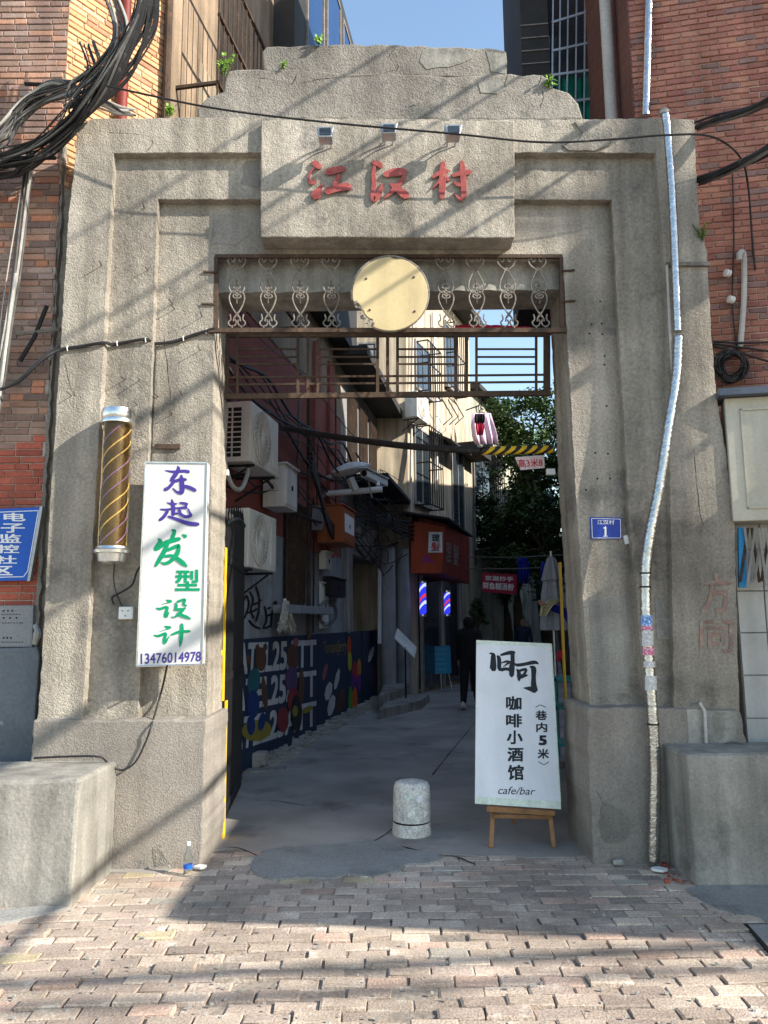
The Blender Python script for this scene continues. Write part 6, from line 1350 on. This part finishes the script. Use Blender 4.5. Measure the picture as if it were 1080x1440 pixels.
def person(loc, label, face, H=1.7, cloth_='blackcloth', pants='blackcloth', skin='skin', hood=True, arm=None, stride=.22, swing=.2):
    """upright figure; face is the heading it looks along; local x right, y forward, z up"""
    loc = Vector(loc); f = Vector((math.sin(face), math.cos(face), 0)); rt = Vector((f.y, -f.x, 0)); k = H / 1.7
    L = lambda x, y, z: loc + (rt * x + f * y + Vector((0, 0, z))) * k
    t = thing('person', label, 'person', loc)
    J = [L(0, 0, .95), L(0, .01, 1.1), L(0, .02, 1.28), L(0, .0, 1.42), L(0, .01, 1.50), L(-.17, 0, 1.40), L(.17, 0, 1.40)]
    E = [(0, 1), (1, 2), (2, 3), (3, 4), (3, 5), (3, 6)]; cw = 1.22 if hood else 1.; Rr = [(.165 * k * cw, .12 * k * cw), (.15 * k * cw, .11 * k * cw), (.17 * k * cw, .12 * k * cw), (.12 * k, .09 * k), .058 * k, .075 * k, .075 * k]
    hands = []
    for sx, s in ((-1, swing), (1, -swing)):
        sh = 5 if sx < 0 else 6; b = len(J)
        if arm and sx == arm[0]: pts = [Vector(p) for p in arm[1]]
        else: pts = [L(sx * .22, s * .35, 1.13), L(sx * .23, s * 1.0 + .05, .88)]
        J += pts; E += [(sh, b), (b, b + 1)]; Rr += [.055 * k * cw, .043 * k * cw]; hands.append((pts[0], pts[1]))
    for sx, s in ((-1, -stride), (1, stride)):
        b = len(J); J += [L(sx * .09, 0, .86), L(sx * .10, s * .55 + .03, .48), L(sx * .10, s - (.10 if s < 0 else 0), .10)]; E += [(0, b), (b, b + 1), (b + 1, b + 2)]; Rr += [.1 * k * cw, .072 * k * cw, .055 * k]
    body('figure', J, E, Rr, mt[cloth_], t)
    hd = M(); c_ = L(0, .03, 1.60); prof = [(.0, -.115), (.045, -.11), (.066, -.07), (.076, -.01), (.077, .03), (.066, .08), (.035, .108), (.0, .115)]
    hd.lathe([(r_ * k, h * k) for r_, h in prof], c_, (0, 0, 1), 20); hd.lathe([(.0, -.0), (.011, .012), (.006, .03)], L(0, .10, 1.585), f, 8)
    for sx in (-1, 1): hd.lathe([(.02, -.006), (.022, .006)], L(sx * .078, .02, 1.60), rt, 8)
    hd.build('head', mt[skin], t, smooth=True)
    ft = M()
    for sx in (-1, 1):
        for yy in (.055,): ft.lathe([(.001, -.004), (.011, 0), (.011, .004), (.001, .006)], L(sx * .03, .105, 1.615), f, 8)
    ft.build('eyes', mt['dark'], t)
    ha = M(); rr_ = .089 if not hood else .105; c2 = L(0, .005 if not hood else -.01, 1.63 if not hood else 1.60)
    ha.lathe([(.0 if not hood else .06, (-.06 if not hood else -.16) * k), (rr_ * .85 * k, (-.05 if not hood else -.1) * k), (rr_ * k, .0), (rr_ * .9 * k, .055 * k), (rr_ * .5 * k, .095 * k), (.0, .105 * k)], c2, Vector((0, 0, 1)) - f * .25, 20)
    ha.build('hood' if hood else 'hair', mt['blackcloth'] if hood else mt['hair'], t, smooth=True)
    for i, (e, h) in enumerate(hands):
        d = (h - e).normalized(); s = d.cross(f).normalized() if d.cross(f).length > .1 else rt; Jh = [h, h + d * .05, h + d * .095]; Eh = [(0, 1), (1, 2)]; Rh = [.022, (.036, .018), (.034, .016)]
        for q in range(4): b = len(Jh); o_ = (q - 1.5) * .018; Jh += [h + d * .135 + s * o_ - f * .004, h + d * (.165 - .008 * abs(q - 1.2)) + s * o_ + f * .018]; Eh += [(2, b), (b, b + 1)]; Rh += [.0085, .0075]
        b = len(Jh); Jh += [h + d * .06 + s * .04, h + d * .10 + s * .055 + f * .01]; Eh += [(1, b), (b, b + 1)]; Rh += [.010, .0085]
        body('hand', Jh, Eh, Rh, mt[skin], t, 1)
    for sx, s in ((-1, -stride), (1, stride)):
        a = M(); c_ = L(sx * .10, s - (.10 if s < 0 else 0), 0); back = s < 0; vs = []
        for i in range(9):
            u = i / 8; y = -.09 + .27 * u; w_ = .036 + .016 * math.sin(math.pi * min(1, u * 1.05)); h = .10 - .055 * u if u > .25 else .10
            lift = (max(0, (.6 - u)) * .12 if back else 0)
            for xx, zz_ in ((-w_, 0), (w_, 0), (w_ * .85, h * .7), (0, h), (-w_ * .85, h * .7)): vs.append(c_ + (rt * xx + f * y + Vector((0, 0, zz_ + lift))) * k)
        a.add(vs, [(i * 5 + q, i * 5 + (q + 1) % 5, (i + 1) * 5 + (q + 1) % 5, (i + 1) * 5 + q) for i in range(8) for q in range(5)] + [list(range(5)), [40 + q for q in range(5)]]); a.build('shoe', mt['acwhite'], t, smooth=True)
    return t
g_ = GP(662, 996); person(g_, 'person in black hooded clothes and pale shoes walking away up the lane', rad(12), 1.70)
g_ = GP(738, 955); person(g_, 'dark-haired person in navy top far up the lane above the cafe sign', rad(185), 1.66, 'navy', 'blackcloth', 'skin', False)
hp, el = P(774, 853, 8.8), P(797, 862, 8.9)
pr = person((P(815, 900, 9.0).x, 9.0, 0), 'person mostly hidden behind the right pier holding out a pale towel', rad(-90), 1.68, 'bluecloth', 'blackcloth', 'skin', False, arm=(-1, [el, hp]), stride=.02)
cloth('towel', [(843, 774, 787), (850, 765, 777), (858, 760, 771), (866, 759, 766)], 8.75, 'towel', 'pale yellow towel held out beside the closed parasol', .03)

# ------------------------------------------------------------------ trees and the far end
def tree(base, H, crown, label, n, leaf=.11, m='leaf', seed=1, clumps=26):
    r = random.Random(seed); t = thing('tree', label, 'tree', base, 'trees at the end of the lane'); base = Vector(base); top = Vector(crown[0]); rx, ry, rz = crown[1]
    tr = M(); mid = base.lerp(top, .55) + Vector((r.uniform(-.2, .2), r.uniform(-.2, .2), 0)); tr.tube([base, base.lerp(mid, .5), mid, top], [.2, .17, .14, .08, .05], 9, 4)
    cl = []
    for k in range(clumps):
        while True:
            v = Vector((r.uniform(-1, 1), r.uniform(-1, 1), r.uniform(-1, 1)))
            if .25 < v.length < 1: break
        c_ = top + Vector((v.x * rx, v.y * ry, v.z * rz)); cl.append((c_, r.uniform(.3, .62) * (rx + rz) / 3.2))
        st0 = mid.lerp(top, r.random()); tr.tube([st0, st0.lerp(c_, .5) + Vector((0, 0, .15)), c_], [.05, .035, .012], 5, 3)
    tr.build('trunk', mt['bark'], t, smooth=True)
    a = M()
    for k in range(n):
        c_, q = cl[k % len(cl)]; v = Vector((r.gauss(0, 1), r.gauss(0, 1), r.gauss(0, .75))); v = v.normalized() * q * r.random() ** .45; p = c_ + v
        u = Vector((r.uniform(-1, 1), r.uniform(-1, 1), r.uniform(-.7, .5))).normalized(); w_ = u.cross(Vector((r.uniform(-1, 1), r.uniform(-1, 1), 1))).normalized(); l = leaf * r.uniform(.7, 1.3)
        a.add([p - u * l, p + w_ * l * .42, p + u * l, p - w_ * l * .42], [(0, 1, 2, 3)])
    a.build('crown', mt[m], t)
def at(px, py, Y): return P(px, py, Y)
c_ = at(742, 625, 24); tree((c_.x + .6, 24.5, 0), 9, (c_, (1.55, 1.6, 1.75)), 'tall pale-leaved tree rising above the far end of the lane', 9000, .085, 'leaf2', 3, 34)
c_ = at(728, 745, 23); tree((c_.x, 23, 0), 5, (c_, (1.35, 1.3, 1.5)), 'dark bushy tree in the middle of the far lane', 8000, .085, 'leaf', 4, 30)
c_ = at(768, 735, 21); tree((c_.x + .5, 21, 0), 5, (c_, (1.2, 1.3, 1.9)), 'dark tree behind the height sign at the right of the lane', 8000, .085, 'leaf', 5, 30)
c_ = at(700, 790, 25.5); tree((c_.x + .3, 25.5, 0), 4, (c_, (1.0, 1.2, 1.5)), 'low dark tree against the mossy house', 5000, .085, 'leaf', 6, 24)
c_ = at(672, 862, 18.3); tree((c_.x, 18.3, 0), 1.9, (c_, (.32, .3, .35)), 'small potted-size shrub behind the walking person', 900, .05, 'leaf', 8, 12)
fh = thing('far_house', 'dim low house closing the far end of the lane', 'house', (6, 32, 0)); a = M(); a.box(-2, 14, 31, 36, -.05, 4.6); a.build('wall', mt['greyrender'], fh); a = M(); a.box(-2.4, 14.4, 30.5, 36.4, 4.62, 4.8); a.build('roof', mt['roof'], fh)
rw = thing('lane_shade_house', 'unseen house added right of the lane to block the sun', 'house', (8, 18, 0)); a = M(); a.prism([(5.6, 9.4, -.05), (12, 9.4, -.05), (14, 30, -.05), (9, 30, -.05)], (0, 0, 8.7)); a.build('wall', mt['greyrender'], rw)  # unseen house added and sized to keep direct sun off the lane
